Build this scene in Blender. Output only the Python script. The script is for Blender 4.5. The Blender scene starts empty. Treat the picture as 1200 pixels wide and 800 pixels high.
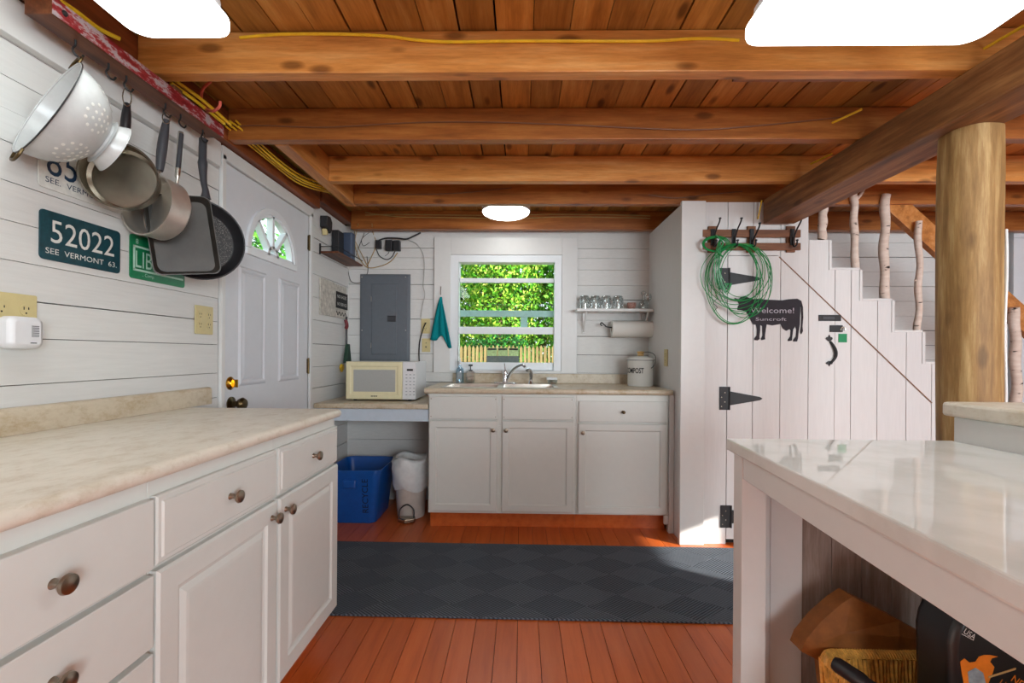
import bpy, bmesh, math, random
from mathutils import Vector, Matrix, Euler
random.seed(7)
PI = math.pi
scene = bpy.context.scene
COL = scene.collection
# ------------------------------------------------------------------ camera
F = 545.0
H = 1.142
YAW = math.atan(10 / F)
ROLL = 0.007
cd = bpy.data.cameras.new('camera'); cam = bpy.data.objects.new('camera', cd); COL.objects.link(cam)
cd.sensor_fit = 'HORIZONTAL'; cd.sensor_width = 36; cd.lens = 36 * F / 1200; cd.shift_y = 15 / 1200
cd.clip_start = 0.02
CR = Matrix.Rotation(YAW, 3, 'Z') @ Matrix.Rotation(PI / 2, 3, 'X') @ Matrix.Rotation(ROLL, 3, 'Z')
cam.matrix_world = Matrix.Translation((0, 0, H)) @ CR.to_4x4()
scene.camera = cam
def ray(px, py): return CR @ Vector(((px - 600) / F, (415 - py) / F, -1))
def aty(px, py, y): r = ray(px, py); return Vector((0, 0, H)) + r * (y / r.y)
def atx(px, py, x): r = ray(px, py); return Vector((0, 0, H)) + r * (x / r.x)
def atz(px, py, z): r = ray(px, py); return Vector((0, 0, H)) + r * ((z - H) / r.z)

# ------------------------------------------------------------------ materials
def lin(c):
    if isinstance(c, str):
        c = [int(c[i:i + 2], 16) / 255 for i in (0, 2, 4)]
        c = [v / 12.92 if v <= .04045 else ((v + .055) / 1.055) ** 2.4 for v in c]
    return (c[0], c[1], c[2], 1)
class Mat:
    def __init__(s, name, rough=.5, metal=0, spec=.5):
        s.m = bpy.data.materials.new(name); s.m.use_nodes = True
        s.nt = s.m.node_tree; s.b = s.nt.nodes['Principled BSDF']
        s.b.inputs['Roughness'].default_value = rough; s.b.inputs['Metallic'].default_value = metal
        s.b.inputs['Specular IOR Level'].default_value = spec
    def n(s, t, **kw):
        nd = s.nt.nodes.new(t)
        for k, v in kw.items():
            if k in nd.inputs: nd.inputs[k].default_value = v
            else: setattr(nd, k, v)
        return nd
    def l(s, a, b): s.nt.links.new(a, b)
    def coord(s, scale=(1, 1, 1), rot=(0, 0, 0)):
        g = s.n('ShaderNodeNewGeometry'); mp = s.n('ShaderNodeMapping')
        mp.inputs['Scale'].default_value = scale; mp.inputs['Rotation'].default_value = rot
        s.l(g.outputs['Position'], mp.inputs['Vector']); s.geo = g
        return mp.outputs['Vector']
    def ramp(s, fac, stops):
        r = s.n('ShaderNodeValToRGB'); e = r.color_ramp.elements
        while len(e) < len(stops): e.new(.5)
        for i, (p, c) in enumerate(stops): e[i].position = p; e[i].color = lin(c)
        s.l(fac, r.inputs['Fac']); return r.outputs['Color']
    def mix(s, fac, a, b, mode='MIX'):
        m = s.n('ShaderNodeMix'); m.data_type = 'RGBA'; m.blend_type = mode
        for sock, v in ((m.inputs[0], fac), (m.inputs[6], a), (m.inputs[7], b)):
            if hasattr(v, 'links'): s.l(v, sock)
            elif isinstance(v, (int, float)): sock.default_value = v
            else: sock.default_value = lin(v)
        return m.outputs[2]
    def color(s, c):
        if hasattr(c, 'links'): s.l(c, s.b.inputs['Base Color'])
        else: s.b.inputs['Base Color'].default_value = lin(c)
    def bump(s, h, strength=.3, dist=.002):
        b = s.n('ShaderNodeBump'); b.inputs['Strength'].default_value = strength; b.inputs['Distance'].default_value = dist
        s.l(h, b.inputs['Height']); s.l(b.outputs['Normal'], s.b.inputs['Normal'])
    def noise(s, vec, scale, detail=4, rough=.6):
        n = s.n('ShaderNodeTexNoise'); n.inputs['Scale'].default_value = scale; n.inputs['Detail'].default_value = detail
        n.inputs['Roughness'].default_value = rough
        s.l(vec, n.inputs['Vector']); return n.outputs['Fac']
def plain(name, c, rough=.5, metal=0, spec=.5, var=.06, bumps=0.0, scale=30):
    m = Mat(name, rough, metal, spec)
    v = m.coord(); f = m.noise(v, scale)
    base = lin(c)[:3]
    lo = tuple(x * (1 - var) for x in base); hi = tuple(min(1, x * (1 + var)) for x in base)
    m.color(m.ramp(f, [(.3, lo), (.7, hi)]))
    if bumps: m.bump(f, bumps)
    return m.m
def painted(name, c, rough=.45, grain=(1, 1, 1), var=.05, bumps=.15):
    m = Mat(name, rough, 0, .4)
    v = m.coord(grain); f = m.noise(v, 22, 5); isl = m.geo.outputs['Random Per Island']
    base = lin(c)[:3]
    col = m.ramp(f, [(.3, tuple(x * (1 - var) for x in base)), (.7, tuple(min(1, x * (1 + var * .5)) for x in base))])
    r2 = m.ramp(isl, [(0, (.94, .94, .95)), (1, (1, 1, 1))])
    m.color(m.mix(1.0, col, r2, 'MULTIPLY')); m.bump(f, bumps)
    return m.m
def wood(name, dark, mid, light, axis='x', rough=.45, scale=1.0, knots=.5, islvar=.35):
    m = Mat(name, rough, 0, .4)
    st = {'x': (1.2, 14, 14), 'y': (14, 1.2, 14), 'z': (14, 14, 1.2)}[axis]
    ad = m.n('ShaderNodeVectorMath'); ad.operation = 'ADD'
    v = m.coord(tuple(a * scale for a in st)); isl = m.geo.outputs['Random Per Island']
    sc = m.n('ShaderNodeMath'); sc.operation = 'MULTIPLY'; sc.inputs[1].default_value = 37.0; m.l(isl, sc.inputs[0])
    m.l(v, ad.inputs[0]); m.l(sc.outputs[0], ad.inputs[1])
    f = m.noise(ad.outputs[0], 1.6, 6, .65)
    col = m.ramp(f, [(.25, dark), (.5, mid), (.75, light)])
    fg = m.noise(ad.outputs[0], 9, 4, .7); col = m.mix(.6, col, m.ramp(fg, [(.35, (.72, .66, .6)), (.6, (1, 1, 1))]), 'MULTIPLY')
    v2 = m.coord(tuple({'x': (4.2, 11, 11), 'y': (11, 4.2, 11), 'z': (11, 11, 4.2)}[axis]))
    vo = m.n('ShaderNodeTexVoronoi'); vo.inputs['Scale'].default_value = 1.0; m.l(v2, vo.inputs['Vector'])
    kn = m.ramp(vo.outputs['Distance'], [(.10, (.16, .11, .08)), (.15, (.5, .42, .35)), (.21, (1, 1, 1))])
    c2 = m.mix(knots, col, kn, 'MULTIPLY')
    iv = m.ramp(isl, [(0, (1 - islvar,) * 3), (1, (1.0,) * 3)])
    m.color(m.mix(1.0, c2, iv, 'MULTIPLY')); m.bump(f, .2)
    return m.m
def emis(name, c, s):
    m = Mat(name); m.color(c); m.b.inputs['Emission Color'].default_value = lin(c); m.b.inputs['Emission Strength'].default_value = s
    return m.m
def glassy(name, tint=(.97, 1, .99), refl=.1, rough=.02):
    m = Mat(name); nt = m.nt
    t = m.n('ShaderNodeBsdfTransparent'); t.inputs['Color'].default_value = lin(tint)
    g = m.n('ShaderNodeBsdfGlossy'); g.inputs['Roughness'].default_value = rough
    mx = m.n('ShaderNodeMixShader'); mx.inputs[0].default_value = refl
    m.l(t.outputs[0], mx.inputs[1]); m.l(g.outputs[0], mx.inputs[2])
    m.l(mx.outputs[0], nt.nodes['Material Output'].inputs['Surface'])
    return m.m

M = {}
M['wallh'] = painted('white painted boards', 'dcdcd9', .5, (1, .3, 4), .05, .25)
M['wallv'] = painted('white painted vertical boards', 'dedddb', .5, (4, 4, .3), .04, .2)
M['gap'] = plain('dark gap', '1b1713', .9)
M['trim'] = painted('white gloss trim', 'dcdcda', .35, (1, 1, 1), .02, .05)
M['cab'] = painted('white cabinet paint', 'd9dbd6', .3, (1, 1, 1), .02, .03)
M['cabin'] = painted('blue white paint', 'c3cfdb', .5)
M['door'] = painted('cool white door paint', 'd8dbe0', .4, (1, 1, 1), .02, .03)
M['vinyl'] = painted('white vinyl', 'e9edf0', .35, (1, 1, 1), .01, 0.0)
M['pine'] = wood('orange varnished pine', 'ad6c34', 'd48e48', 'e6b070', 'x', .4, 1, .7, .15)
M['pined'] = wood('dark varnished pine', '74421e', 'a1602c', 'c08040', 'x', .4, 1, .7, .2)
M['piney'] = wood('varnished pine lengthwise', 'a0602c', 'c98442', 'e0a368', 'y', .4, 1, .5, .3)
M['plank'] = wood('pine ceiling planks', '97602a', 'c98840', 'e2ac62', 'y', .35, 1, .8, .45)
M['beam'] = wood('old brown beam', '4e3420', '875a34', 'b88450', 'y', .55, 1, .5, .2)
M['post'] = wood('peeled log', '6e4e2c', '9a7747', 'c9ac78', 'z', .6, 1.3, .5, .1)
M['plate'] = wood('reddish wall plate', '5c2a14', '83421f', 'a25a30', 'y', .5)
M['darkw'] = wood('brown shelf wood', '3a1f12', '6a3c22', '8a5634', 'y', .5)
M['rackw'] = wood('coat rack wood', '5a3420', '80502f', '9c6a44', 'x', .5)
M['planter'] = wood('greige boards', '7c6c63', 'a09087', 'bfb1a8', 'z', .7, 1.5, .15, .15)  # greige brown wood tone for the island end boards and lower shelf
M['steel'] = plain('brushed steel', 'c6c2ba', .3, 1, var=.12, scale=8)
M['steeld'] = plain('worn steel', 'a39b8c', .27, 1, var=.2, scale=12)
M['chrome'] = plain('chrome', 'e4e4e6', .2, 1, var=.02)
M['nickel'] = plain('satin nickel', '9a9082', .28, 1, var=.1)
M['brass'] = plain('brass', 'c79a3c', .22, 1, var=.1)
M['bronze'] = plain('dark bronze', '5b4c34', .35, 1, var=.2)
M['iron'] = plain('black iron', '1f1f21', .5, .2, var=.2)
M['blackp'] = plain('black plastic', '26262a', .5, 0, var=.15)
M['greyp'] = plain('grey enamel steel', '646b73', .45, .1, var=.05)
M['handle'] = plain('charcoal handle', '3a3b40', .5, 0, var=.1)
M['enamel'] = plain('white enamel', 'dcdcd8', .2, 0, .6, var=.02)
M['ivory'] = plain('ivory plastic', 'cfc08c', .4, 0, var=.04)
M['cream'] = plain('cream plastic', 'e2dab4', .4, 0, var=.03)
M['whitep'] = plain('white plastic', 'dedfe2', .4, 0, var=.02)
M['yellow'] = plain('yellow cable', 'eec22a', .45, 0, var=.1)
M['tanw'] = plain('tan cable', 'a98a50', .5, 0, var=.1)
M['whitew'] = plain('grey white cable', 'a9a9a6', .5, 0)
M['brownw'] = plain('brown wire', '7a4e30', .5, 0)
M['greenw'] = plain('green wire', '1e8a48', .35, 0, var=.25, scale=60)
M['red'] = plain('red plastic', 'a32030', .5, 0)
M['coral'] = plain('coral vinyl', 'dd6a58', .4, 0)
M['teal'] = plain('teal towel', '0f7f86', .95, 0, .1, var=.12, bumps=.5, scale=300)
M['blueb'] = plain('blue plastic bin', '0d4f9e', .32, 0, var=.1)
M['bluer'] = plain('slate blue plastic', '47546a', .4, 0)
M['navy'] = plain('navy plate paint', '12404a', .45, 0, var=.3, scale=60)
M['kelly'] = plain('green plate paint', '0f7a4c', .4, 0, var=.12, scale=60)
M['plwhite'] = plain('white plate paint', 'dcdcd6', .45, 0, var=.1, scale=50)
M['inkb'] = plain('blue ink', '1d3a57', .5, 0, var=.2)
M['ink'] = plain('black ink', '151515', .6, 0)
M['chalk'] = plain('chalk', 'b6b2bd', .9, 0, var=.25, scale=400)
M['board'] = plain('chalkboard', '2d2a31', .8, 0, var=.15)
M['paper'] = plain('white paper towel', 'e4e2dc', .9, 0, .1, var=.03, bumps=.2, scale=200)
M['kraft'] = plain('kraft paper', '8a5426', .6, 0, .3, var=.2, bumps=.3)
M['foil'] = plain('black pouch', '17191b', .35, 0, .5, var=.3, scale=20, bumps=.2)
M['orange'] = plain('orange print', 'e07a1c', .4, 0, var=.2, scale=20)
M['greypr'] = plain('grey print', '8f979c', .5, 0, var=.3, scale=60)
M['mint'] = plain('pale green print', 'b9e0cc', .5, 0)
M['greensq'] = plain('green label', '0c8a55', .6, 0)
M['liner'] = plain('translucent bin bag', 'dfe1e2', .35, 0, .5, var=.1, bumps=.6, scale=25)
M['wicker'] = plain('honey wicker', 'dda54e', .45, 0, .4, var=.35, scale=60, bumps=.3)
M['corkw'] = plain('light wooden knob', 'bd9a62', .5, 0)
M['glass'] = glassy('window glass', (.96, 1, .98), .035)
M['tumbler'] = glassy('drinking glass', (.86, .9, .9), .28, .05)
M['soap'] = glassy('blue soap bottle', (.62, .8, .9), .25, .1)
M['mwin'] = plain('mesh microwave window', 'a9aba8', .35, 0, .5, var=.05, scale=200)
M['picket'] = wood('pale picket wood', '7a603c', 'a3895a', 'bca679', 'z', .7)
M['grass'] = plain('lawn', '4c7a2c', .9, 0, .1, var=.3, scale=3)
M['bark'] = plain('bark', '4a3a2a', .9, 0)
M['teals'] = plain('pale aqua tone', 'a3c4c4', .4, 0)  # one pale aqua tone for the rail behind the sashes
M['conc'] = plain('grey stone', '6f7577', .8, 0, var=.25, scale=150)
M['pink'] = plain('patterned pink china', 'b08478', .4, 0, var=.5, scale=120)
M['whitewash'] = plain('whitewashed wood', 'bdb9b0', .8, 0, .2, var=.3, scale=35)
M['leafdk'] = plain('dark green plastic', '173a2a', .5)
M['redd'] = plain('dark red', '6e1a24', .5)
M['traygreen'] = plain('pale olive plastic', 'c6d69a', .5, 0, var=.3, scale=60)
M['sand'] = plain('sanded wall beige', 'c9b8a2', .7, 0, var=.05)
M['lamp'] = emis('lit diffuser', (.91, 1, .985), 4.3)
M['lampr'] = emis('lit dome', (.97, 1, .97), 7.0)
def leafmat(name, cs):
    m = Mat(name, .6, 0, .2); m.coord()
    m.color(m.ramp(m.geo.outputs['Random Per Island'], [(i / (len(cs) - 1), c) for i, c in enumerate(cs)]))
    return m.m
M['leaf'] = leafmat('bright leaves', ['215c10', '3f8416', '64a022', '94b63a', 'c0c25e'])
M['leafd'] = leafmat('deep leaves', ['0c3312', '154f19', '226a20', '2f7c28'])
M['leafm'] = leafmat('mid leaves', ['1a4c13', '2e7018', '4a8c20', '6c9e2e'])
# laminate
def laminate(name, base, vein, rough=.35):
    m = Mat(name, rough, 0, .5); v = m.coord((1, .6, 1)); f = m.noise(v, 13, 8, .75); f2 = m.noise(v, 42, 5, .7)
    c = m.ramp(f, [(.35, vein), (.52, base), (.7, tuple(min(1, x * 1.08) for x in lin(base)[:3]))])
    c2 = m.ramp(f2, [(.33, (.8, .74, .66)), (.45, (1, 1, 1))])
    m.color(m.mix(.55, c, c2, 'MULTIPLY')); return m.m
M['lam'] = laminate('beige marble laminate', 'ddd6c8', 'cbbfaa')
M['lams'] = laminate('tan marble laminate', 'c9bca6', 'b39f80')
# glossy white worktop
m = Mat('glossy white resin worktop', .03, 0, .25); v = m.coord((1, 1, 1)); f = m.noise(v, 7, 5)
m.color(m.ramp(f, [(.38, 'd6d6d2'), (.5, 'dededb'), (.65, 'e2e2e0')])); m.bump(m.noise(v, 3, 1), .02, .002); M['gloss'] = m.m
# floor paint
m = Mat('orange red floor paint', .28, 0, .5); v = m.coord((10, .8, 10)); f = m.noise(v, 3, 5)
c = m.ramp(f, [(.3, 'b95622'), (.5, 'ca632b'), (.75, 'd26e36')]); iv = m.ramp(m.geo.outputs['Random Per Island'], [(0, (.86, .86, .86)), (1, (1, 1, 1))])
m.color(m.mix(1.0, c, iv, 'MULTIPLY')); m.bump(f, .12); M['floor'] = m.m
# rug
m = Mat('charcoal ribbed rug', .95, 0, .1)
v = m.coord((1 / .155, 1 / .105, 1), (0, 0, 0)); r45 = m.n('ShaderNodeMapping'); r45.inputs['Rotation'].default_value = (0, 0, PI / 4); m.l(v, r45.inputs['Vector'])
ck = m.n('ShaderNodeTexChecker'); ck.inputs['Scale'].default_value = .7071; m.l(r45.outputs[0], ck.inputs['Vector'])
def rib(dirv):
    vv = m.coord((1, 1, 1), (0, 0, dirv)); w = m.n('ShaderNodeTexWave'); w.inputs['Scale'].default_value = 26; w.inputs['Distortion'].default_value = .6
    m.l(vv, w.inputs['Vector']); return w.outputs['Fac']
rb = m.mix(ck.outputs['Fac'], rib(.9), rib(-.9))
vn = m.coord(); f = m.noise(vn, 260, 3)
c1 = m.mix(rb, '3e434b', '757d88'); c2 = m.mix(ck.outputs['Fac'], (.84, .84, .84), (1, 1, 1))
c3 = m.mix(1.0, c1, c2, 'MULTIPLY'); m.color(m.mix(.5, c3, m.ramp(f, [(.3, (.5, .5, .5)), (.7, (1, 1, 1))]), 'MULTIPLY')); m.bump(rb, .7, .004); M['rug'] = m.m
# birch
m = Mat('birch bark', .7, 0, .2); v = m.coord((1, 1, 3.2)); f = m.noise(v, 16, 3, .5); f2 = m.noise(m.coord((1, 1, 8)), 14, 3)
c = m.ramp(f, [(.30, '2a211d'), (.35, 'd3c0b2'), (.7, 'e2d4c8')]); m.color(m.mix(.18, c, m.ramp(f2, [(.35, (.75, .62, .56)), (.6, (1, 1, 1))]), 'MULTIPLY')); M['birch'] = m.m
# chipped red
m = Mat('chipped red paint', .5, 0, .4); f = m.noise(m.coord((6, 2, 6)), 9, 8, .75)
m.color(m.ramp(f, [(.38, '6e1418'), (.5, '8e2328'), (.55, 'a99a9c'), (.7, '8d8486')])); M['redp'] = m.m
# speckled pan
m = Mat('speckled non-stick', .4, 0, .5); vo = m.n('ShaderNodeTexVoronoi'); vo.inputs['Scale'].default_value = 260; m.l(m.coord(), vo.inputs['Vector'])
m.color(m.ramp(vo.outputs['Distance'], [(.16, 'a09c94'), (.3, '1f1e1f')])); M['speck'] = m.m
M['pan'] = plain('dark non-stick', '3b3733', .42, .3, var=.2, scale=14)
M['pane'] = plain('pan outside black', '232225', .4, .2, var=.15)

# ------------------------------------------------------------------ mesh helpers
def V(*a): return Vector(a)
def box(bm, a, b):
    x0, x1 = sorted((a[0], b[0])); y0, y1 = sorted((a[1], b[1])); z0, z1 = sorted((a[2], b[2]))
    v = [bm.verts.new((x, y, z)) for z in (z0, z1) for y in (y0, y1) for x in (x0, x1)]
    for f in ((0, 2, 3, 1), (4, 5, 7, 6), (0, 1, 5, 4), (2, 6, 7, 3), (0, 4, 6, 2), (1, 3, 7, 5)): bm.faces.new([v[i] for i in f])
def prism(bm, pts, ext):
    """pts: list of 3D points of a planar polygon, ext: extrusion vector"""
    ext = Vector(ext); a = [bm.verts.new(p) for p in pts]; b = [bm.verts.new(Vector(p) + ext) for p in pts]
    n = len(a); bm.faces.new(a); bm.faces.new(b[::-1])
    for i in range(n): bm.faces.new((a[i], b[i], b[(i + 1) % n], a[(i + 1) % n]))
def frame_of(d):
    d = d.normalized(); u = d.orthogonal().normalized(); return u, d.cross(u)
def smoothpts(pts, k=5):
    P = [Vector(p) for p in pts]
    if len(P) < 3: return P
    out = []
    for i in range(len(P) - 1):
        p0 = P[max(i - 1, 0)]; p1 = P[i]; p2 = P[i + 1]; p3 = P[min(i + 2, len(P) - 1)]
        for j in range(k):
            t = j / k
            out.append(.5 * ((2 * p1) + (-p0 + p2) * t + (2 * p0 - 5 * p1 + 4 * p2 - p3) * t * t + (-p0 + 3 * p1 - 3 * p2 + p3) * t ** 3))
    out.append(P[-1]); return out
def tube(bm, pts, r, seg=8, smooth=0, closed=False):
    P = smoothpts(pts, smooth) if smooth else [Vector(p) for p in pts]
    n = len(P); R = r if callable(r) else (lambda t: r)
    if closed and (P[0] - P[-1]).length < 1e-6: P = P[:-1]; n -= 1
    rings = []; u = None
    for i, p in enumerate(P):
        if closed: d = P[(i + 1) % n] - P[i - 1]
        else: d = P[min(i + 1, n - 1)] - P[max(i - 1, 0)]
        if d.length < 1e-9: d = Vector((0, 0, 1))
        d.normalize()
        if u is None: u = d.orthogonal().normalized()
        else:
            u = u - d * u.dot(d)
            u = u.normalized() if u.length > 1e-6 else d.orthogonal().normalized()
        w = d.cross(u); rr = R(i / max(1, n - 1))
        rings.append([bm.verts.new(p + (u * math.cos(2 * PI * k / seg) + w * math.sin(2 * PI * k / seg)) * rr) for k in range(seg)])
    m_ = n if closed else n - 1
    for i in range(m_):
        a, b = rings[i], rings[(i + 1) % n]
        for k in range(seg): bm.faces.new((a[k], a[(k + 1) % seg], b[(k + 1) % seg], b[k]))
    if not closed: bm.faces.new(rings[0][::-1]); bm.faces.new(rings[-1])
def lathe(bm, o, axis, prof, seg=32, cap=True):
    """prof: list of (radius, height along axis)"""
    o = Vector(o); axis = Vector(axis).normalized(); u, w = frame_of(axis); rings = []
    for r, h in prof:
        if r < 1e-6: rings.append([bm.verts.new(o + axis * h)])
        else: rings.append([bm.verts.new(o + axis * h + (u * math.cos(2 * PI * k / seg) + w * math.sin(2 * PI * k / seg)) * r) for k in range(seg)])
    for a, b in zip(rings, rings[1:]):
        for k in range(seg):
            k2 = (k + 1) % seg
            if len(a) == 1 and len(b) == 1: continue
            if len(a) == 1: bm.faces.new((a[0], b[k2], b[k]))
            elif len(b) == 1: bm.faces.new((a[k], a[k2], b[0]))
            else: bm.faces.new((a[k], a[k2], b[k2], b[k]))
    if cap:
        if len(rings[0]) > 1: bm.faces.new(rings[0][::-1])
        if len(rings[-1]) > 1: bm.faces.new(rings[-1])
def ringpanel(bm, Mf, u0, u1, v0, v1, prof):
    """nested rectangles: prof = [(inset, w)...] from the back edge to the middle, closed both ends"""
    rings = []
    for ins, w in prof:
        rings.append([bm.verts.new(Mf(u, v, w)) for u, v in ((u0 + ins, v0 + ins), (u1 - ins, v0 + ins), (u1 - ins, v1 - ins), (u0 + ins, v1 - ins))])
    for a, b in zip(rings, rings[1:]):
        for k in range(4): bm.faces.new((a[k], a[(k + 1) % 4], b[(k + 1) % 4], b[k]))
    bm.faces.new(rings[0][::-1]); bm.faces.new(rings[-1])
def rrect(u0, u1, v0, v1, r, n=6):
    out = []
    for cx, cy, a0 in ((u1 - r, v1 - r, 0), (u0 + r, v1 - r, PI / 2), (u0 + r, v0 + r, PI), (u1 - r, v0 + r, 1.5 * PI)):
        for k in range(n + 1): a = a0 + PI / 2 * k / n; out.append((cx + r * math.cos(a), cy + r * math.sin(a)))
    return out
B = bmesh.new
WL = {}
def setp(o, label=None, cat=None, group=None, kind=None):
    for k, v in (('label', label), ('category', cat), ('group', group), ('kind', kind)):
        if v: o[k] = v
    return o
def obj(name, bm, mat, parent=None, bev=0, smooth=False, label=None, cat=None, group=None, kind=None, solid=0, auto=True):
    bmesh.ops.remove_doubles(bm, verts=bm.verts, dist=1e-6)
    bmesh.ops.recalc_face_normals(bm, faces=bm.faces)
    if parent is None:
        xs = [v.co.x for v in bm.verts]; ys = [v.co.y for v in bm.verts]; zs = [v.co.z for v in bm.verts]
        org = Vector(((min(xs) + max(xs)) / 2, (min(ys) + max(ys)) / 2, min(zs)))
    else: org = WL[parent.name].copy()
    for v in bm.verts: v.co -= org
    me = bpy.data.meshes.new(name); bm.to_mesh(me); bm.free()
    if smooth:
        for p in me.polygons: p.use_smooth = True
    o = bpy.data.objects.new(name, me); COL.objects.link(o)
    mats = mat if isinstance(mat, (list, tuple)) else [mat]
    for x in mats: me.materials.append(M[x])
    if parent is None: o.location = org
    else: o.parent = parent
    WL[o.name] = org
    if bev:
        b = o.modifiers.new('bevel', 'BEVEL'); b.width = bev; b.segments = 2; b.limit_method = 'ANGLE'; b.angle_limit = .6
    if smooth and auto:
        try:
            me.set_sharp_from_angle(angle=math.radians(38))
        except Exception: pass
    return setp(o, label, cat, group, kind)
def thing(name, loc, label, cat, group=None):
    o = bpy.data.objects.new(name, None); COL.objects.link(o); o.location = loc; WL[o.name] = Vector(loc); o.empty_display_size = .05
    return setp(o, label, cat, group)
def dup(root, delta, label=None, rotz=0):
    r = root.copy(); COL.objects.link(r); r.location = root.location + Vector(delta); r.rotation_euler.z += rotz
    if label: r['label'] = label
    for ch in list(root.children):
        c = ch.copy(); COL.objects.link(c); c.parent = r
        for g in ch.children: d = g.copy(); COL.objects.link(d); d.parent = c
    return r
def textmesh(bm, body, o, right, up, size, depth=.001, width=None, spacing=1.0, font_off=0):
    """lettering: o = left baseline corner, size = capital height"""
    cu = bpy.data.curves.new('t', 'FONT'); cu.body = body; cu.size = 1.0; cu.space_character = spacing; cu.offset = font_off; cu.resolution_u = 3
    ob = bpy.data.objects.new('t', cu); COL.objects.link(ob)
    dg = bpy.context.evaluated_depsgraph_get(); me = bpy.data.meshes.new_from_object(ob.evaluated_get(dg))
    bpy.data.objects.remove(ob); bpy.data.curves.remove(cu)
    xs = [v.co.x for v in me.vertices]; ys = [v.co.y for v in me.vertices]
    if not xs: return
    sy = size / .73; sx = sy if width is None else width / (max(xs) - min(xs)); x0 = min(xs)
    right = Vector(right).normalized(); up = Vector(up).normalized(); nn = right.cross(up); o = Vector(o)
    vs = [bm.verts.new(o + right * (v.co.x - x0) * sx + up * v.co.y * sy + nn * depth) for v in me.vertices]
    for p in me.polygons:
        try: bm.faces.new([vs[i] for i in p.vertices])
        except ValueError: pass
    bpy.data.meshes.remove(me)
XR = Vector((1, 0, 0)); YR = Vector((0, 1, 0)); ZU = Vector((0, 0, 1))

# ------------------------------------------------------------------ room dimensions
WX = -1.35; BY = 3.62; CZ = 2.22; RX = 4.7; RY = -2.6; SY = 2.85
# floor boards
bm = B(); x = -1.5
while x < RX + .1:
    w = .088; box(bm, (x, RY - .1, -.03), (x + w - .0022, BY + .15, 0)); x += w
obj('floor', bm, 'floor', kind='structure')
bm = B(); box(bm, (-1.6, RY - .2, -.08), (RX + .2, BY + .3, -.031)); obj('trim_1', bm, 'gap', kind='structure')
# ceiling planks
bm = B(); x = -1.55
while x < RX + .1:
    w = .122; box(bm, (x, RY - .1, CZ + random.uniform(0, .003)), (x + w - random.choice((.0025, .004, .007)), BY + .15, CZ + .03)); x += w
obj('ceiling', bm, 'plank', kind='structure')
bm = B(); box(bm, (-1.6, RY - .2, CZ + .032), (RX + .2, BY + .3, CZ + .1)); obj('trim_2', bm, 'gap', kind='structure')
def planks_left(bm, y0, y1, z0, z1, seams):
    zz = [z0] + [s for s in seams if z0 < s < z1] + [z1]
    for a, b in zip(zz, zz[1:]):
        cuts = [y0] + sorted(random.uniform(y0, y1) for _ in range(1 if y1 - y0 > 2 else 0)) + [y1]
        for c, d in zip(cuts, cuts[1:]):
            g = random.choice((.001, .0018, .003) if y1 < 2.5 else (.002, .0035, .0045)); box(bm, (WX - .02, c, a + g), (WX + random.uniform(-.0015, .0015), d - .0008, b - .0004))
SL = [.12, .27, .42, .57, .72, .85, .94, 1.049, 1.175, 1.277, 1.381, 1.484, 1.587, 1.69, 1.775, 1.86, 1.955]
bm = B(); planks_left(bm, RY, 2.05, 0, 2.07, SL); planks_left(bm, 2.965, BY, 0, 2.12, [.14, .3, .45, .6, .75, .91, 1.05, 1.2, 1.358, 1.506, 1.656, 1.80, 1.89, 1.97])
obj('wall_left', bm, 'wallh', kind='structure')
bm = B(); box(bm, (WX - .06, RY, 0), (WX - .021, 2.05, 2.2)); box(bm, (WX - .06, 2.965, 0), (WX - .021, BY + .06, 2.2)); box(bm, (WX - .06, 2.05, 2.06), (WX - .021, 2.965, 2.2))
obj('trim_3', bm, 'gap', kind='structure')
# white header board on the left wall and wall plate above
bm = B(); box(bm, (WX + .001, RY + .05, 1.957), (WX + .028, 2.02, 2.062)); obj('trim_4', bm, 'trim', bev=.002, kind='structure')
bm = B(); box(bm, (WX - .01, RY + .02, 2.072), (WX + .05, 2.98, 2.208)); box(bm, (WX - .01, 2.985, 2.125), (WX + .06, BY - .075, 2.208)); obj('trim_5', bm, 'plate', bev=.003, kind='structure')
# back wall with window opening
wL = aty(528, 366, BY).x; wR = aty(658, 366, BY).x; wB = aty(593, 434, BY).z; wT = aty(593, 299, BY).z
bm = B()
def bplank(x0, x1, z0, z1):
    g = random.choice((.0015, .003, .0045)); box(bm, (x0 + .0005, BY + random.uniform(-.0015, .0015), z0 + g), (x1 - .0005, BY + .02, z1 - .0004))
SB = [0, .15, .31, .47, .62, .78, .92, 1.0, 1.14, 1.283, 1.41, 1.567, 1.68, 1.80, 1.89, 1.965, 2.2]
for a, b in zip(SB, SB[1:]):
    if b <= wB or a >= wT: bplank(WX - .02, .3, a, b); bplank(.3, 1.03, a, b)
    else:
        bplank(WX - .02, wL - .04, a, b); bplank(wR + .04, 1.03, a, b)
z = 0
while z < 2.19:
    b = min(z + .112, 2.2); bplank(1.03, 3.72, z, b); z = b
obj('wall_back', bm, 'wallh', kind='structure')
bm = B(); box(bm, (WX - .06, BY + .021, 0), (wL - .04, BY + .06, 2.2)); box(bm, (wR + .04, BY + .021, 0), (3.72, BY + .06, 2.2)); box(bm, (wL - .04, BY + .021, 0), (wR + .04, BY + .06, wB)); box(bm, (wL - .04, BY + .021, wT), (wR + .04, BY + .06, 2.2))
obj('trim_6', bm, 'gap', kind='structure')
# doorway casing at the far right of the back wall and the room seen through it
bm = B(); box(bm, (3.735, BY - .025, 0), (3.83, BY + .06, 2.05)); box(bm, (3.735, BY - .025, 2.051), (RX, BY + .06, 2.2)); obj('door_3', bm, 'door', bev=.003, kind='structure')
bm = B(); box(bm, (3.0, BY + 1.3, 0), (RX + 1.5, BY + 1.34, 2.3)); obj('wall_far', bm, 'wallh', kind='structure')
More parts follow.
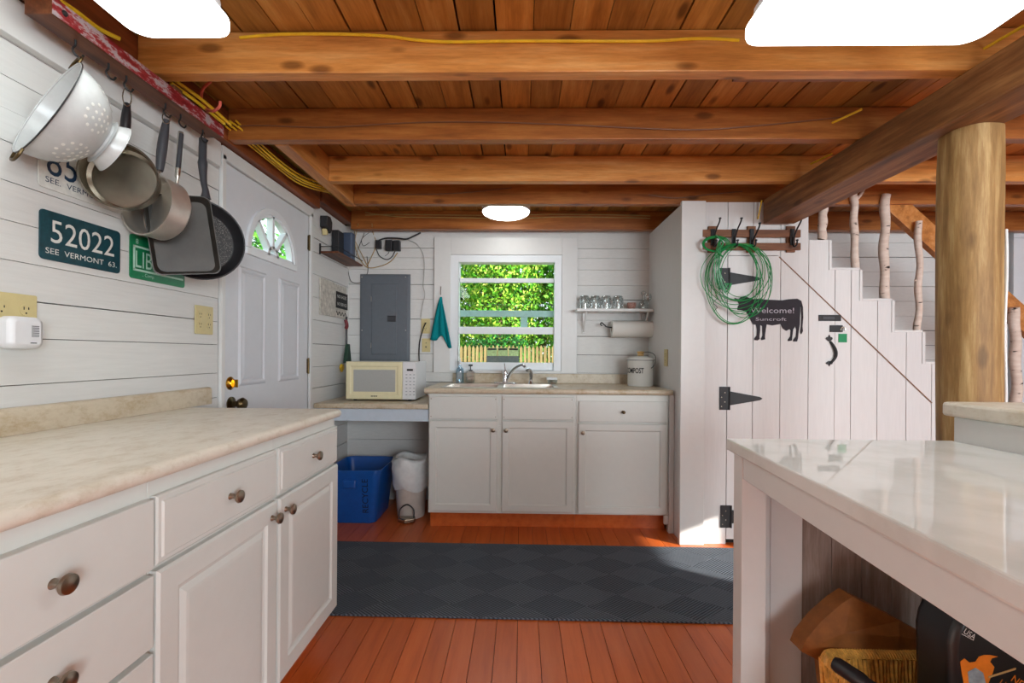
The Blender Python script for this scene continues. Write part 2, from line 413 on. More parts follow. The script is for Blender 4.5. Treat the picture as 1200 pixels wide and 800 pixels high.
# rear and right walls with windows (behind the viewpoint); rear windows added for fill light
def wall_with_holes(name, axis, pos, a0, a1, holes, th=.06):
    bm = B(); hs = sorted(holes); cur = a0
    def bb(a, b, z0, z1):
        if b - a < 1e-4 or z1 - z0 < 1e-4: return
        if axis == 'y': box(bm, (a, pos, z0), (b, pos - th, z1))
        else: box(bm, (pos, a, z0), (pos + th, b, z1))
    for (h0, h1, z0, z1) in hs:
        bb(cur, h0, 0, 2.2); bb(h0, h1, 0, z0); bb(h0, h1, z1, 2.2); cur = h1
    bb(cur, a1, 0, 2.2); obj(name, bm, 'wallh', kind='structure')
RH = [(1.0, 2.4, .75, 2.0), (2.8, 4.2, .75, 2.0)]
wall_with_holes('wall_rear', 'y', RY, -1.41, RX + .06, RH)
SH = [(.05, .68, .98, 1.49)]
wall_with_holes('wall_right', 'x', RX, RY, BY + 1.3, SH)
def winframe(name, axis, pos, h):
    a, b, z0, z1 = h; bm = B(); t = .04
    def bb(p, q, r, s):
        if axis == 'y': box(bm, (p, pos + .02, r), (q, pos - .03, s))
        else: box(bm, (pos - .02, p, r), (pos + .03, q, s))
    bb(a - .05, b + .05, z1, z1 + .06); bb(a - .05, b + .05, z0 - .06, z0); bb(a - .05, a, z0, z1); bb(b, b + .05, z0, z1)
    o = obj(name, bm, 'trim', kind='structure', bev=.003)
    bm = B(); zc = (z0 + z1) / 2
    if axis == 'y': box(bm, (a, pos - .02, zc - .015), (b, pos - .04, zc + .015))
    else: box(bm, (pos + .02, a, zc - .008), (pos + .04, b, zc + .008))
    obj('sash_rail', bm, 'trim', o)
winframe('fill_window_2', 'y', RY, RH[0]); winframe('fill_window_3', 'y', RY, RH[1]); winframe('window_4', 'x', RX, SH[0])
# ------------------------------------------------------------------ kitchen window
tL = aty(509, 360, BY).x; tR = aty(676, 360, BY).x; tT = aty(593, 279, BY).z; tB = aty(593, 437, BY).z
bm = B(); T0 = BY - .022
box(bm, (tL, T0, tB), (wL, BY - .0025, tT)); box(bm, (wR, T0, tB), (tR, BY - .0025, tT)); box(bm, (wL + .0005, T0, wT), (wR - .0005, BY - .0025, tT)); box(bm, (wL + .0005, T0 - .012, tB), (wR - .0005, BY - .0025, wB))
win = obj('window_1', bm, 'trim', bev=.002, kind='structure')
def wz(py): return aty(593, py, BY + .05).z
iL = aty(538, 366, BY + .03).x; iR = aty(649.5, 366, BY + .03).x
bm = B(); box(bm, (wL, BY - .012, wB), (iL, BY + .09, wT)); box(bm, (iR, BY - .012, wB), (wR, BY + .09, wT)); box(bm, (iL, BY - .012, wz(309)), (iR, BY + .09, wT)); box(bm, (iL, BY - .012, wB), (iR, BY + .09, wB + .006))
obj('window_frame', bm, 'vinyl', win, bev=.002)
bm = B(); box(bm, (iL, BY + .045, wz(331)), (iR, BY + .07, wz(326))); box(bm, (iL, BY + .045, wz(390)), (iR, BY + .08, wz(383)))
box(bm, (iL, BY + .045, wz(331)), (iL + .006, BY + .07, wz(309))); obj('upper_sash', bm, 'vinyl', win, bev=.0015)
bm = B(); box(bm, (iL, BY + .02, wB + .007), (iR, BY + .044, wz(424.5))); box(bm, (iL, BY + .02, wz(391.5)), (iR, BY + .044, wz(384.5))); obj('lower_sash', bm, 'vinyl', win, bev=.0015)
bm = B(); box(bm, (iL, BY + .062, wz(390)), (iR, BY + .065, wz(310))); box(bm, (iL, BY + .03, wB + .03), (iR, BY + .033, wz(390))); obj('pane', bm, 'glass', win)
bm = B(); box(bm, (iL, BY + .10, wz(370.5)), (iR, BY + .125, wz(363))); a = aty(610, 377, BY + .11).x; b = aty(618, 377, BY + .11).x; box(bm, (a, BY + .102, wz(384)), (b, BY + .12, wz(370)))
obj('storm_rail', bm, 'teals', win, bev=.002, label='pale aqua rail')

# ------------------------------------------------------------------ door on the left wall
D0, D1, DZ = 2.085, 2.925, 2.004
fc = 2.505; fz = 1.662; fr = .222
bm = B()
box(bm, (WX - .04, D0, .01), (WX - .002, D1, fz))
pts = [(D0, fz), (fc - fr, fz)] + [(fc - fr * math.cos(t), fz + fr * math.sin(t)) for t in [PI * k / 28 for k in range(1, 28)]] + [(fc + fr, fz), (D1, fz), (D1, DZ), (D0, DZ)]
prism(bm, [(WX - .04, p[0], p[1]) for p in pts], (.038, 0, 0))
door = obj('door_1', bm, 'door', kind='structure')
bm = B()
def arcband(bm, r0, r1, x0, x1, n=32, cy=fc, cz=fz):
    pts = [(x0, cy - r0 * math.cos(PI * k / n), cz + r0 * math.sin(PI * k / n)) for k in range(n + 1)] + [(x0, cy - r1 * math.cos(PI * k / n), cz + r1 * math.sin(PI * k / n)) for k in range(n, -1, -1)]
    prism(bm, pts, (x1 - x0, 0, 0))
arcband(bm, fr - .002, fr + .03, WX - .003, WX + .012); arcband(bm, .035, .058, WX - .03, WX + .004); arcband(bm, fr - .018, fr - .001, WX - .03, WX + .004)
box(bm, (WX - .003, fc - fr - .03, fz - .035), (WX + .012, fc + fr + .03, fz - .001)); box(bm, (WX - .03, fc - fr, fz), (WX + .004, fc + fr, fz + .014))
for ang in (48, 90, 132):
    a = math.radians(ang); d = V(0, -math.cos(a), math.sin(a)); n_ = V(0, math.sin(a), math.cos(a)) * .011
    p = V(WX - .03, fc, fz); prism(bm, [p + d * .04 - n_, p + d * .04 + n_, p + d * (fr - .003) + n_, p + d * (fr - .003) - n_], (.034, 0, 0))
obj('fanlight_muntins', bm, 'vinyl', door, bev=.002)
bm = B(); prism(bm, [(WX - .026, fc - fr * math.cos(PI * k / 24), fz + fr * math.sin(PI * k / 24)) for k in range(25)], (.004, 0, 0)); obj('pane', bm, 'glass', door)
bm = B(); ML = lambda u, v, w: V(WX - .002 + w, u, v)
for (a, b, c, d) in ((2.20, 2.44, .98, 1.56), (2.57, 2.81, .98, 1.56), (2.20, 2.44, .2, .8), (2.57, 2.81, .2, .8)):
    ringpanel(bm, ML, a, b, c, d, [(0, -.004), (0, .0), (.01, .009), (.02, .009), (.03, .002), (.045, .006), (.055, .006)])
obj('door_panel', bm, 'door', door)
bm = B(); c = atx(270, 449, WX); lathe(bm, (WX - .002, c.y, c.z), (1, 0, 0), [(.031, 0), (.031, .004), (.02, .012), (.018, .016), (0, .017)]); box(bm, (WX + .014, c.y - .004, c.z - .018), (WX + .034, c.y + .004, c.z + .018)); obj('deadbolt', bm, 'brass', door, smooth=True)
bm = B(); c = atx(271, 473, WX); lathe(bm, (WX - .002, c.y, c.z), (1, 0, 0), [(.033, 0), (.033, .005), (.014, .012), (.012, .03), (.024, .04), (.03, .055), (.022, .068), (0, .072)]); obj('door_knob', bm, 'bronze', door, smooth=True)
for zz in (1.84, 1.06, .25):
    bm = B(); box(bm, (WX - .002, D1 - .008, zz - .045), (WX + .004, D1 + .012, zz + .045)); tube(bm, [(WX + .005, D1 + .003, zz - .05), (WX + .005, D1 + .003, zz + .05)], .006); obj('hinge', bm, 'bronze', door)
bm = B(); box(bm, (WX - .001, 2.052, 0), (WX + .016, 2.078, 2.03)); box(bm, (WX - .001, 2.933, 0), (WX + .016, 2.962, 2.03)); box(bm, (WX - .001, 2.0525, 2.008), (WX + .016, 2.9615, 2.068)); box(bm, (WX - .055, 2.055, 0), (WX - .006, 2.08, 2.03)); box(bm, (WX - .055, 2.932, 0), (WX - .006, 2.96, 2.03)); box(bm, (WX - .055, 2.0805, 2.0065), (WX - .006, 2.9315, 2.06))
obj('trim_7', bm, 'trim', bev=.002, kind='structure')

# ------------------------------------------------------------------ ceiling timber
JZ = 2.08
JG = 'ceiling joists'
for i, (y, mat, x0) in enumerate(((-.9, 'pine', WX + .051), (-.42, 'pine', WX + .051), (.08, 'pine', WX + .051), (.56, 'pine', WX + .051), (1.06, 'pine', WX + .051), (1.545, 'pine', WX + .051), (2.03, 'pined', WX + .051), (2.52, 'pine', -1.054), (2.90, 'pined', -1.054), (3.49, 'pined', WX + .061))):
    bm = B(); box(bm, (x0, y, JZ), (RX - .01, y + (.05 if i != 9 else .06), CZ - .002))
    lb = {5: 'light orange pine joist crossing below the ceiling, nearest one with a yellow cable along it', 6: 'dark brown pine joist, second from the front, thin brown wire stapled along it',
          7: 'orange pine joist butted into the short lengthwise trimmer on the left', 8: 'brown joist just in front of the round dome light', 9: 'last dark joist against the back wall above the kitchen window'}.get(i, 'pine ceiling joist above and behind the viewpoint')
    obj('ceiling_joist', bm, mat, bev=.003, label=lb, cat='joist', group=JG)
bm = B(); box(bm, (-1.12, 2.083, JZ - .001), (-1.056, 2.955, CZ - .003)); obj('trimmer_joist', bm, 'piney', bev=.003, label='short bright orange trimmer running lengthwise above the left door', cat='beam')
bm = B(); box(bm, (-.9, 1.611, JZ + .03), (1.4, 1.64, CZ - .003)); box(bm, (.74, 1.641, JZ + .03), (1.3, 1.66, JZ + .055)); obj('nailing_strip', bm, 'pined', bev=.002, label='narrow brown strip nailed behind the front orange joist', cat='wood strip')
# big beam (rectangular, slightly skewed)
bm = B(); box(bm, (1.45, RY + .05, 1.935), (1.635, SY - .03, 2.078)); obj('main_beam', bm, 'beam', bev=.006, label='massive dark brown timber beam resting on the log post', cat='beam')
# log post
bm = B(); L = []
for k in range(15):
    z = 1.934 * k / 14; L.append((V(1.588 + .005 * math.sin(z * 3), 1.675, z)))
seg = 40; rings = []
for k, p in enumerate(L):
    t = k / 14; rr = []
    for s in range(seg):
        a = 2 * PI * s / seg; ca, sa = math.cos(a), math.sin(a)
        q = .084 * (abs(ca) ** 2.3 + abs(sa) ** 2.3) ** (-1 / 2.3)
        q *= 1 + .015 * math.sin(3 * a + z * 2 + t * 5) + .01 * math.sin(7 * a + t * 9)
        if t > .93: q *= .97
        rr.append(bm.verts.new(p + V(ca * q, sa * q, 0)))
    rings.append(rr)
for a_, b_ in zip(rings, rings[1:]):
    for s in range(seg): bm.faces.new((a_[s], a_[(s + 1) % seg], b_[(s + 1) % seg], b_[s]))
bm.faces.new(rings[0][::-1]); bm.faces.new(rings[-1])
post = obj('log_post', bm, 'post', smooth=True, label='thick peeled log post under the big beam', cat='post')
bm = B(); tube(bm, [V(1.650 + .003 * math.sin(z * 14), 1.613, z) for z in [.3 + .08 * k for k in range(17)]], .0045, 8); obj('edge_strip', bm, 'trim', post, bev=.003, label='wavy white edge')  # thin wavy white tube along the right edge of the post

# ------------------------------------------------------------------ ceiling lights
def panel_light(px0, px1, py, y0, zb, label, rr=.05):
    a = atz(px0, py, zb); b = atz(px1, py, zb); y1 = (a.y + b.y) / 2
    t = thing('ceiling_light', ((a.x + b.x) / 2, (y0 + y1) / 2, JZ), label, 'ceiling light')
    bm = B(); prism(bm, [(p[0], p[1], zb) for p in rrect(a.x, b.x, y0, y1, rr)], (0, 0, .035)); obj('diffuser', bm, 'lamp', t, bev=.008)
    bm = B(); prism(bm, [(p[0], p[1], zb + .036) for p in rrect(a.x + .015, b.x - .015, y0 + .015, y1 - .015, rr)], (0, 0, JZ - zb - .0365)); obj('housing', bm, 'whitep', t)
panel_light(163, 279, 46, .15, 2.01, 'lit rectangular white ceiling light at upper left, narrow one near the pan rack')
panel_light(866, 1137, 55, .72, 2.01, 'lit wide white ceiling light at upper right in front of the main beam')
c = aty(593, 244, 3.2)
t = thing('dome_light', (c.x, 3.2, CZ), 'round white flush dome light between the last two joists', 'ceiling light')
bm = B(); lathe(bm, (c.x, 3.2, CZ - .001), (0, 0, -1), [(.14, 0), (.165, .03), (.165, .098)]); obj('base_ring', bm, 'whitep', t)
bm = B(); lathe(bm, (c.x, 3.2, CZ - .0995), (0, 0, -1), [(.16, 0), (.157, .01), (.13, .024), (.08, .033), (0, .037)]); obj('diffuser', bm, 'lampr', t, smooth=True)

# ------------------------------------------------------------------ left base cabinets
CT = .92
XF = -.748                                     # carcass face
MLc = lambda u, v, w: V(XF + w, u, v)
def knob(parent, p, axis, r=.0165, mat='nickel'):
    bm = B(); lathe(bm, p, axis, [(.009, 0), (.008, .003), (.0055, .008), (.006, .014), (r * .8, .019), (r, .024), (r * .93, .029), (r * .5, .032), (0, .0325)], 20); return obj('knob', bm, mat, parent, smooth=True)
RAISED = [(0, 0), (0, .014), (.006, .019), (.055, .019), (.060, .013), (.068, .011), (.082, .017), (.09, .018)]
SLAB = [(0, 0), (0, .012), (.004, .015), (.012, .015), (.015, .019)]
def left_cab(y0, y1, label, kind, knob_y=None):
    t = thing('base_cabinet', (-1.05, (y0 + y1) / 2, 0), label, 'cabinet', 'left run of white base cabinets')
    bm = B(); box(bm, (WX + .004, y0 + .0005, .115), (XF, y1 - .0005, CT - .032)); obj('carcass', bm, 'cab', t, bev=.001)
    bm = B(); box(bm, (WX + .01, y0 + .001, .001), (XF - .07, y1 - .001, .1145)); obj('toe_kick', bm, 'floor', t)
    def drawer(z0, z1, prof, ky=None):
        bm = B(); ringpanel(bm, MLc, y0 + .006, y1 - .006, z0, z1, [(i, w + .0006) for i, w in prof]); d = obj('drawer', bm, 'cab', t)
        knob(d, (XF + .019, ky or (y0 + y1) / 2, (z0 + z1) / 2), (1, 0, 0))
    if kind == 'bank':
        for a, b in ((.709, .848), (.553, .696), (.40, .54), (.135, .388)): drawer(a, b, [(0, 0), (0, .018), (.002, .0195)])
    else:
        drawer(.709, .850, SLAB)
        bm = B(); ringpanel(bm, MLc, y0 + .006, y1 - .006, .128, .698, [(i, w + .0006) for i, w in RAISED]); d = obj('door', bm, 'cab', t)
        knob(d, (XF + .019, knob_y, .655), (1, 0, 0))
ya = atx(183, 640, XF + .019).y; yb = atx(327, 560, XF + .019).y; yc = atx(397, 540, XF + .019).y
left_cab(yb, yc, 'white base cabinet at far end of left run, one drawer over one door', 'door', yb + .04)
left_cab(ya, yb, 'white base cabinet in the middle of the left run, knob at its far edge', 'door', yb - .04)
left_cab(ya - .415, ya, 'nearest white drawer bank at lower left with stacked slab drawers', 'bank')
left_cab(ya - .9, ya - .416, 'white base cabinet of the left run beside the viewpoint', 'door', ya - .46)
# end filler
yE = atz(400, 479, CT).y

# counter with rolled edge
XC = atz(400, 479, CT).x
bm = B(); r = .016; prof = [(WX + .003, CT - .032), (WX + .003, CT)] + [(XC - r + r * math.sin(a), CT - r + r * math.cos(a)) for a in [PI * k / 8 for k in range(0, 9)]]
prism(bm, [(x, ya - .92, z) for x, z in prof], (0, yE - ya + .92, 0))
ct = obj('worktop', bm, 'lam', smooth=True, label='long beige marbled laminate worktop along the left wall', cat='worktop')
yS = atz(236, 473, CT).y
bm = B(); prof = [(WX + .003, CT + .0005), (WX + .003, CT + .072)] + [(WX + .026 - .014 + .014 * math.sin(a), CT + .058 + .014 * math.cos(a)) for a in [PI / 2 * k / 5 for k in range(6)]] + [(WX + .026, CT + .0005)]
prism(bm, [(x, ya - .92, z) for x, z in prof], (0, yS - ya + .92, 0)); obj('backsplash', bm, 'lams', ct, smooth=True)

# ------------------------------------------------------------------ sink cabinets on the back wall
FY = 3.01
MB_ = lambda u, v, w: V(u, FY - w, v)
SX0 = aty(502, 540, FY).x; SX1 = aty(586, 540, FY).x; SX2 = aty(675, 540, FY).x; SX3 = .955
SHK = [(0, 0), (0, .015), (.004, .019), (.042, .019), (.05, .010), (.056, .010)]
sink_cab = thing('sink_cabinet', ((SX0 + SX2) / 2, 3.3, 0), 'white sink cabinet with two doors and false drawer fronts under the window', 'cabinet')
bm = B(); box(bm, (SX0, FY, .112), (SX2, BY - .004, .68)); box(bm, (SX0, FY, .6805), (SX2, FY + .03, .884)); box(bm, (SX0, FY + .0305, .6805), (SX0 + .018, BY - .004, .884)); box(bm, (SX2 - .018, FY + .0305, .6805), (SX2, BY - .004, .884)); obj('carcass', bm, 'cab', sink_cab, bev=.001)
bm = B(); box(bm, (SX0 + .002, FY + .07, .001), (SX2, FY + .09, .1115)); obj('toe_kick', bm, 'floor', sink_cab)
for (a, b, kx) in ((SX0 + .006, SX1 - .018, -1), (SX1 + .012, SX2 - .018, 1)):
    bm = B(); ringpanel(bm, MB_, a, b, .722, .868, [(0, .0005), (0, .014), (.003, .017), (.01, .017)]); f = obj('false_front', bm, 'cab', sink_cab)
    for u in (a + .012, b - .012):
        for v in (.738, .852): bm = B(); lathe(bm, (u, FY - .0172, v), (0, -1, 0), [(.0035, 0), (.003, .001), (0, .0012)], 8); obj('screw', bm, 'nickel', f)
    bm = B(); ringpanel(bm, MB_, a, b, .128, .712, [(i, w + .0005) for i, w in SHK]); d = obj('door', bm, 'cab', sink_cab)
    knob(d, ((b - .026) if kx < 0 else (a + .026), FY - .0195, .655), (0, -1, 0), .014)
rc = thing('base_cabinet', ((SX2 + SX3) / 2, 3.3, 0), 'white base cabinet right of the sink cabinet, one drawer over one wide door', 'cabinet')
bm = B(); box(bm, (SX2 + .001, FY, .112), (SX3, BY - .004, .884)); obj('carcass', bm, 'cab', rc, bev=.001)
bm = B(); box(bm, (SX2 + .001, FY + .07, .001), (SX3 - .002, FY + .09, .1115)); obj('toe_kick', bm, 'floor', rc)
bm = B(); ringpanel(bm, MB_, SX2 + .014, SX3 - .012, .712, .845, [(0, .0005), (0, .014), (.003, .017), (.01, .017)]); d = obj('drawer', bm, 'cab', rc); knob(d, ((SX2 + SX3) / 2, FY - .018, .778), (0, -1, 0), .011, 'bronze')
bm = B(); ringpanel(bm, MB_, SX2 + .012, SX3 - .012, .122, .70, [(i, w + .0005) for i, w in SHK]); d = obj('door', bm, 'cab', rc); knob(d, (SX2 + .038, FY - .0195, .645), (0, -1, 0), .014)
# worktop with sink cut-out
CF = 2.985; CX0 = aty(497, 456, CF).x; CX1 = .975
KX0, KX1, KY0, KY1 = aty(520, 455, 3.09).x, aty(652, 455, 3.09).x, 3.07, 3.50
bm = B()
for a, b, c, d in ((CX0, KX0, CF + .012, BY - .003), (KX1, CX1, CF + .012, BY - .003), (KX0, KX1, CF + .012, KY0), (KX0, KX1, KY1, BY - .003)):
    box(bm, (a, c, .886), (b, d, CT))
pr = [(CF + .012, .886), (CF + .012, CT)] + [(CF + .012 - .012 * math.sin(a), CT - .017 + .017 * math.cos(a)) for a in [PI * k / 8 for k in range(1, 8)]]
prism(bm, [(CX0, y, z) for y, z in pr], (CX1 - CX0, 0, 0))
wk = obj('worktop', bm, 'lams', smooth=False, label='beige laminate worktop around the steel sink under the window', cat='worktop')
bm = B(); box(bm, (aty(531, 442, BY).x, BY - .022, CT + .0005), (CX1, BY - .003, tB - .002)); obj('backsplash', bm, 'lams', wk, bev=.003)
# sink
sk = thing('kitchen_sink', ((KX0 + KX1) / 2, 3.28, CT), 'stainless steel double bowl sink set in the worktop under the window', 'sink')
bm = B(); t_ = .0012; o0, o1 = KX0 - .018, KX1 + .018; p0, p1 = KY0 - .018, KY1 + .018; mid = (KX0 + KX1) / 2
zt = CT + .003
for a, b, c, d in ((o0, o1, p0, KY0 + .012), (o0, o1, KY1 - .075, p1), (o0, KX0 + .012, KY0 + .012, KY1 - .075), (KX1 - .012, o1, KY0 + .012, KY1 - .075), (mid - .02, mid + .02, KY0 + .012, KY1 - .075)):
    box(bm, (a, c, CT + .0006), (b, d, zt))
obj('rim', bm, 'steel', sk, bev=.001)
for a, b in ((KX0 + .012, mid - .02), (mid + .02, KX1 - .012)):
    bm = B(); c, d = KY0 + .012, KY1 - .075; dz = .17
    o_ = [bm.verts.new(p) for p in ((a, c, zt), (b, c, zt), (b, d, zt), (a, d, zt))]; i_ = [bm.verts.new(p) for p in ((a + .015, c + .015, zt - dz), (b - .015, c + .015, zt - dz), (b - .015, d - .015, zt - dz), (a + .015, d - .015, zt - dz))]
    for k in range(4): bm.faces.new((o_[k], o_[(k + 1) % 4], i_[(k + 1) % 4], i_[k]))
    bm.faces.new(i_); ob = obj('bowl', bm, 'steel', sk); sm = ob.modifiers.new('solid', 'SOLIDIFY'); sm.thickness = .001
# faucet
FXY = aty(592, 446, 3.47); fx = FXY.x
fa = thing('faucet', (fx, 3.47, zt), 'chrome single-lever faucet at the middle of the sink', 'faucet')
bm = B(); prism(bm, [(p[0], p[1], zt + .0004) for p in rrect(fx - .085, fx + .085, 3.447, 3.493, .022)], (0, 0, .010)); obj('base_plate', bm, 'chrome', fa, bev=.003)
bm = B(); lathe(bm, (fx, 3.47, zt + .011), (0, 0, 1), [(.022, 0), (.019, .01), (.018, .06), (.02, .075), (.014, .088), (0, .09)]); obj('body', bm, 'chrome', fa, smooth=True)
bm = B(); tube(bm, [(fx + .008, 3.465, zt + .03), (fx + .035, 3.44, zt + .075), (fx + .08, 3.39, zt + .125), (fx + .125, 3.34, zt + .145), (fx + .145, 3.32, zt + .13)], lambda t: .0125 - .003 * t, 12, 6); obj('spout', bm, 'chrome', fa, smooth=True)
bm = B(); tube(bm, [(fx, 3.47, zt + .095), (fx - .004, 3.475, zt + .125), (fx - .006, 3.48, zt + .15)], .006, 8, 4); obj('lever', bm, 'chrome', fa, smooth=True)
sx = aty(622, 446, 3.47).x
sp = thing('side_sprayer', (sx, 3.47, zt), 'curved chrome side sprayer right of the faucet', 'sprayer')
bm = B(); lathe(bm, (sx, 3.47, zt + .0004), (0, 0, 1), [(.022, 0), (.018, .01), (.013, .025), (.012, .03)]); obj('base', bm, 'chrome', sp, smooth=True)
bm = B(); tube(bm, [(sx, 3.47, zt + .0305), (sx + .003, 3.47, zt + .06), (sx - .002, 3.465, zt + .09), (sx - .018, 3.45, zt + .105), (sx - .032, 3.43, zt + .10)], lambda t: .011 + .006 * math.sin(PI * t), 10, 5); obj('head', bm, 'chrome', sp, smooth=True)
# soap bottle, glass pump, dish
c = aty(538, 446, 3.50)
t = thing('soap_bottle', (c.x, 3.52, CT), 'clear blue dish soap bottle left of the glass pump dispenser', 'soap bottle')
bm = B(); lathe(bm, (c.x, 3.545, CT + .001), (0, 0, 1), [(.028, 0), (.03, .01), (.03, .09), (.026, .11), (.01, .125), (.01, .14)]); obj('bottle', bm, 'soap', t, smooth=True)
bm = B(); lathe(bm, (c.x, 3.545, CT + .1415), (0, 0, 1), [(.011, 0), (.011, .025), (.005, .028), (.004, .05), (0, .051)]); obj('cap', bm, 'whitep', t, smooth=True)
bm = B(); box(bm, (c.x - .018, 3.513, CT + .03), (c.x + .018, 3.5145, CT + .085)); obj('bottle_label', bm, 'greypr', t)
c = aty(549, 446, 3.52)
t = thing('soap_dispenser', (c.x, 3.545, CT), 'square glass soap dispenser with black pump beside the sink', 'soap dispenser')
cx = c.x + .012
bm = B(); box(bm, (cx - .03, 3.52, CT + .001), (cx + .03, 3.578, CT + .092)); obj('jar', bm, 'tumbler', t, bev=.006)
bm = B(); box(bm, (cx - .024, 3.526, CT + .006), (cx + .024, 3.572, CT + .05)); obj('liquid', bm, 'steeld', t, bev=.004)
bm = B(); lathe(bm, (cx, 3.549, CT + .0925), (0, 0, 1), [(.016, 0), (.016, .008), (.004, .01), (.004, .034), (.016, .038), (.016, .05), (0, .052)]); obj('pump', bm, 'blackp', t, smooth=True)
c = aty(647, 446, 3.5)
t = thing('sponge_dish', (c.x, 3.46, zt), 'small clear dish with a grey sponge at the right end of the sink', 'dish')
bm = B(); lathe(bm, (c.x, 3.468, zt + .0008), (0, 0, 1), [(.03, 0), (.034, .012), (.04, .03), (.038, .03), (.03, .008), (0, .006)]); obj('dish', bm, 'tumbler', t, smooth=True)
bm = B(); box(bm, (c.x - .045, 3.445, zt + .0315), (c.x + .035, 3.492, zt + .05)); obj('sponge', bm, 'liner', t, bev=.006)
# caddy on the window sill (outside ledge)
a = aty(570, 428, 3.75); b = aty(608, 428, 3.75); z0 = aty(590, 431, 3.75).z; z1 = aty(590, 417, 3.75).z; z2 = aty(590, 407.5, 3.75).z
cad = thing('window_planter', ((a.x + b.x) / 2, 3.79, z0), 'grey stone-look box with three pale green trays outside the window', 'planter')
bm = B(); box(bm, (a.x, 3.75, z0), (b.x, 3.83, z1)); obj('box', bm, 'conc', cad, bev=.003)
w3 = (b.x - a.x) / 3
for k in range(3):
    u = a.x + k * w3; bm = B(); box(bm, (u + .004, 3.752, z1 + .0005), (u + w3 - .004, 3.828, z2)); p = obj('tray', bm, 'traygreen', cad, bev=.002, label='pale green tray')
    bm = B(); box(bm, (u + .008, 3.7495, z2 - .018), (u + w3 - .008, 3.7515, z2 - .003)); obj('slot', bm, 'ink', p)
bm = B(); box(bm, (wL - .1, BY + .13, z0 - .05), (wR + .1, 3.95, z0 - .002)); obj('trim_8', bm, 'trim', kind='structure')

# ------------------------------------------------------------------ low desk counter with the microwave
DZ0 = .815; DF = 3.0
bm = B(); box(bm, (WX + .004, DF, DZ0 - .034), (SX0 - .003, BY - .003, DZ0))
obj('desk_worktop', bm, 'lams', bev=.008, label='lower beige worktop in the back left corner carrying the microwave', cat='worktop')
bm = B(); box(bm, (WX + .004, DF + .02, DZ0 - .115), (SX0 - .003, DF + .04, DZ0 - .035)); obj('apron_board', bm, 'cabin', bev=.002, label='white apron board beneath the lower corner worktop', cat='board')
# microwave
MY = 3.17
a = aty(405, 469, MY); b = aty(487, 424, MY); x0, x1 = a.x, b.x; mz0 = DZ0 + .012; mz1 = b.z
xm = aty(471.5, 450, MY).x
mw = thing('microwave', ((x0 + x1) / 2, 3.33, DZ0), 'old cream and white microwave on the corner worktop', 'microwave')
bm = B(); box(bm, (x0, MY + .018, mz0), (x1, MY + .36, mz1)); obj('body', bm, 'whitep', mw, bev=.006)
bm = B(); MM = lambda u, v, w: V(u, MY + .017 - w, v)
ringpanel(bm, MM, x0, xm - .002, mz0, mz1, [(0, 0), (0, .012), (.006, .017), (.028, .017), (.036, .012), (.05, .012)]); dr = obj('door', bm, 'cream', mw)
bm = B(); ringpanel(bm, MM, x0 + .052, xm - .05, mz0 + .052, mz1 - .055, [(0, .0122), (.0, .0135), (.004, .0138)]); obj('window', bm, 'mwin', dr)
bm = B()
for k in range(5): box(bm, ((x0 + xm) / 2 - .02 + k * .009, MY - .0008, mz0 + .018), ((x0 + xm) / 2 - .014 + k * .009, MY - .0002, mz0 + .026))
obj('maker_mark', bm, 'ink', dr)
bm = B(); ringpanel(bm, MM, xm, x1, mz0, mz1, [(0, 0), (0, .012), (.004, .015), (.01, .015)]); cp = obj('control_panel', bm, 'whitep', mw)
bm = B(); box(bm, (xm + .03, MY + .0015, mz1 - .062), (xm + .072, MY + .0005, mz1 - .048)); obj('display', bm, 'ink', cp)
bm = B()
for r_ in range(7):
    for c_ in range(3):
        u = xm + .022 + c_ * .026; v = mz1 - .09 - r_ * .023; box(bm, (u, MY + .0018, v), (u + .012, MY + .0008, v + .005))
obj('button', bm, 'greypr', cp, kind='stuff')
for u in (x0 + .05, x1 - .05):
    for v in (MY + .05, MY + .31): bm = B(); lathe(bm, (u, v, DZ0 + .0003), (0, 0, 1), [(.012, 0), (.014, .0115)], 12); obj('foot', bm, 'blackp', mw)
# blue bin
def taper_bin(bm, x0, x1, y0, y1, h, tp, r, th=.004, lip=.012):
    rings = []
    def ring(ins, z, rr): return [bm.verts.new((p[0], p[1], z)) for p in rrect(x0 + ins, x1 - ins, y0 + ins, y1 - ins, rr, 5)]
    seq = [(tp, .002, r), (tp * .96, .01, r), (lip, h - .03, r), (lip, h - .022, r), (0, h - .02, r), (0, h, r), (th, h, r), (lip + th, h - .03, r), (tp + th, .01, r)]
    rings = [ring(i, z, rr) for i, z, rr in seq]
    for a_, b_ in zip(rings, rings[1:]):
        n = len(a_)
        for k in range(n): bm.faces.new((a_[k], a_[(k + 1) % n], b_[(k + 1) % n], b_[k]))
    bm.faces.new(rings[0][::-1]); bm.faces.new(rings[-1])
bx1 = aty(445, 553, 3.06).x
bm = B(); taper_bin(bm, bx1 - .375, bx1, 3.06, 3.5, .365, .045, .045)
bn = obj('recycling_bin', bm, 'blueb', smooth=True, label='blue plastic recycling bin under the corner worktop', cat='bin')
bm = B(); textmesh(bm, 'RECYCLE', (bx1 - .085, 3.0905, .075), (0.0, -.0, 1), (-1, 0, 0), .042, .001, .23); 
for v in bm.verts: v.co.y = 3.06 + .012 + .033 * (1 - v.co.z / .335) - .0022
obj('lettering', bm, 'ink', bn)
bm = B(); box(bm, (bx1 - .25, 3.062, .24), (bx1 - .16, 3.09, .30)); obj('grip', bm, 'blueb', bn, bev=.01)
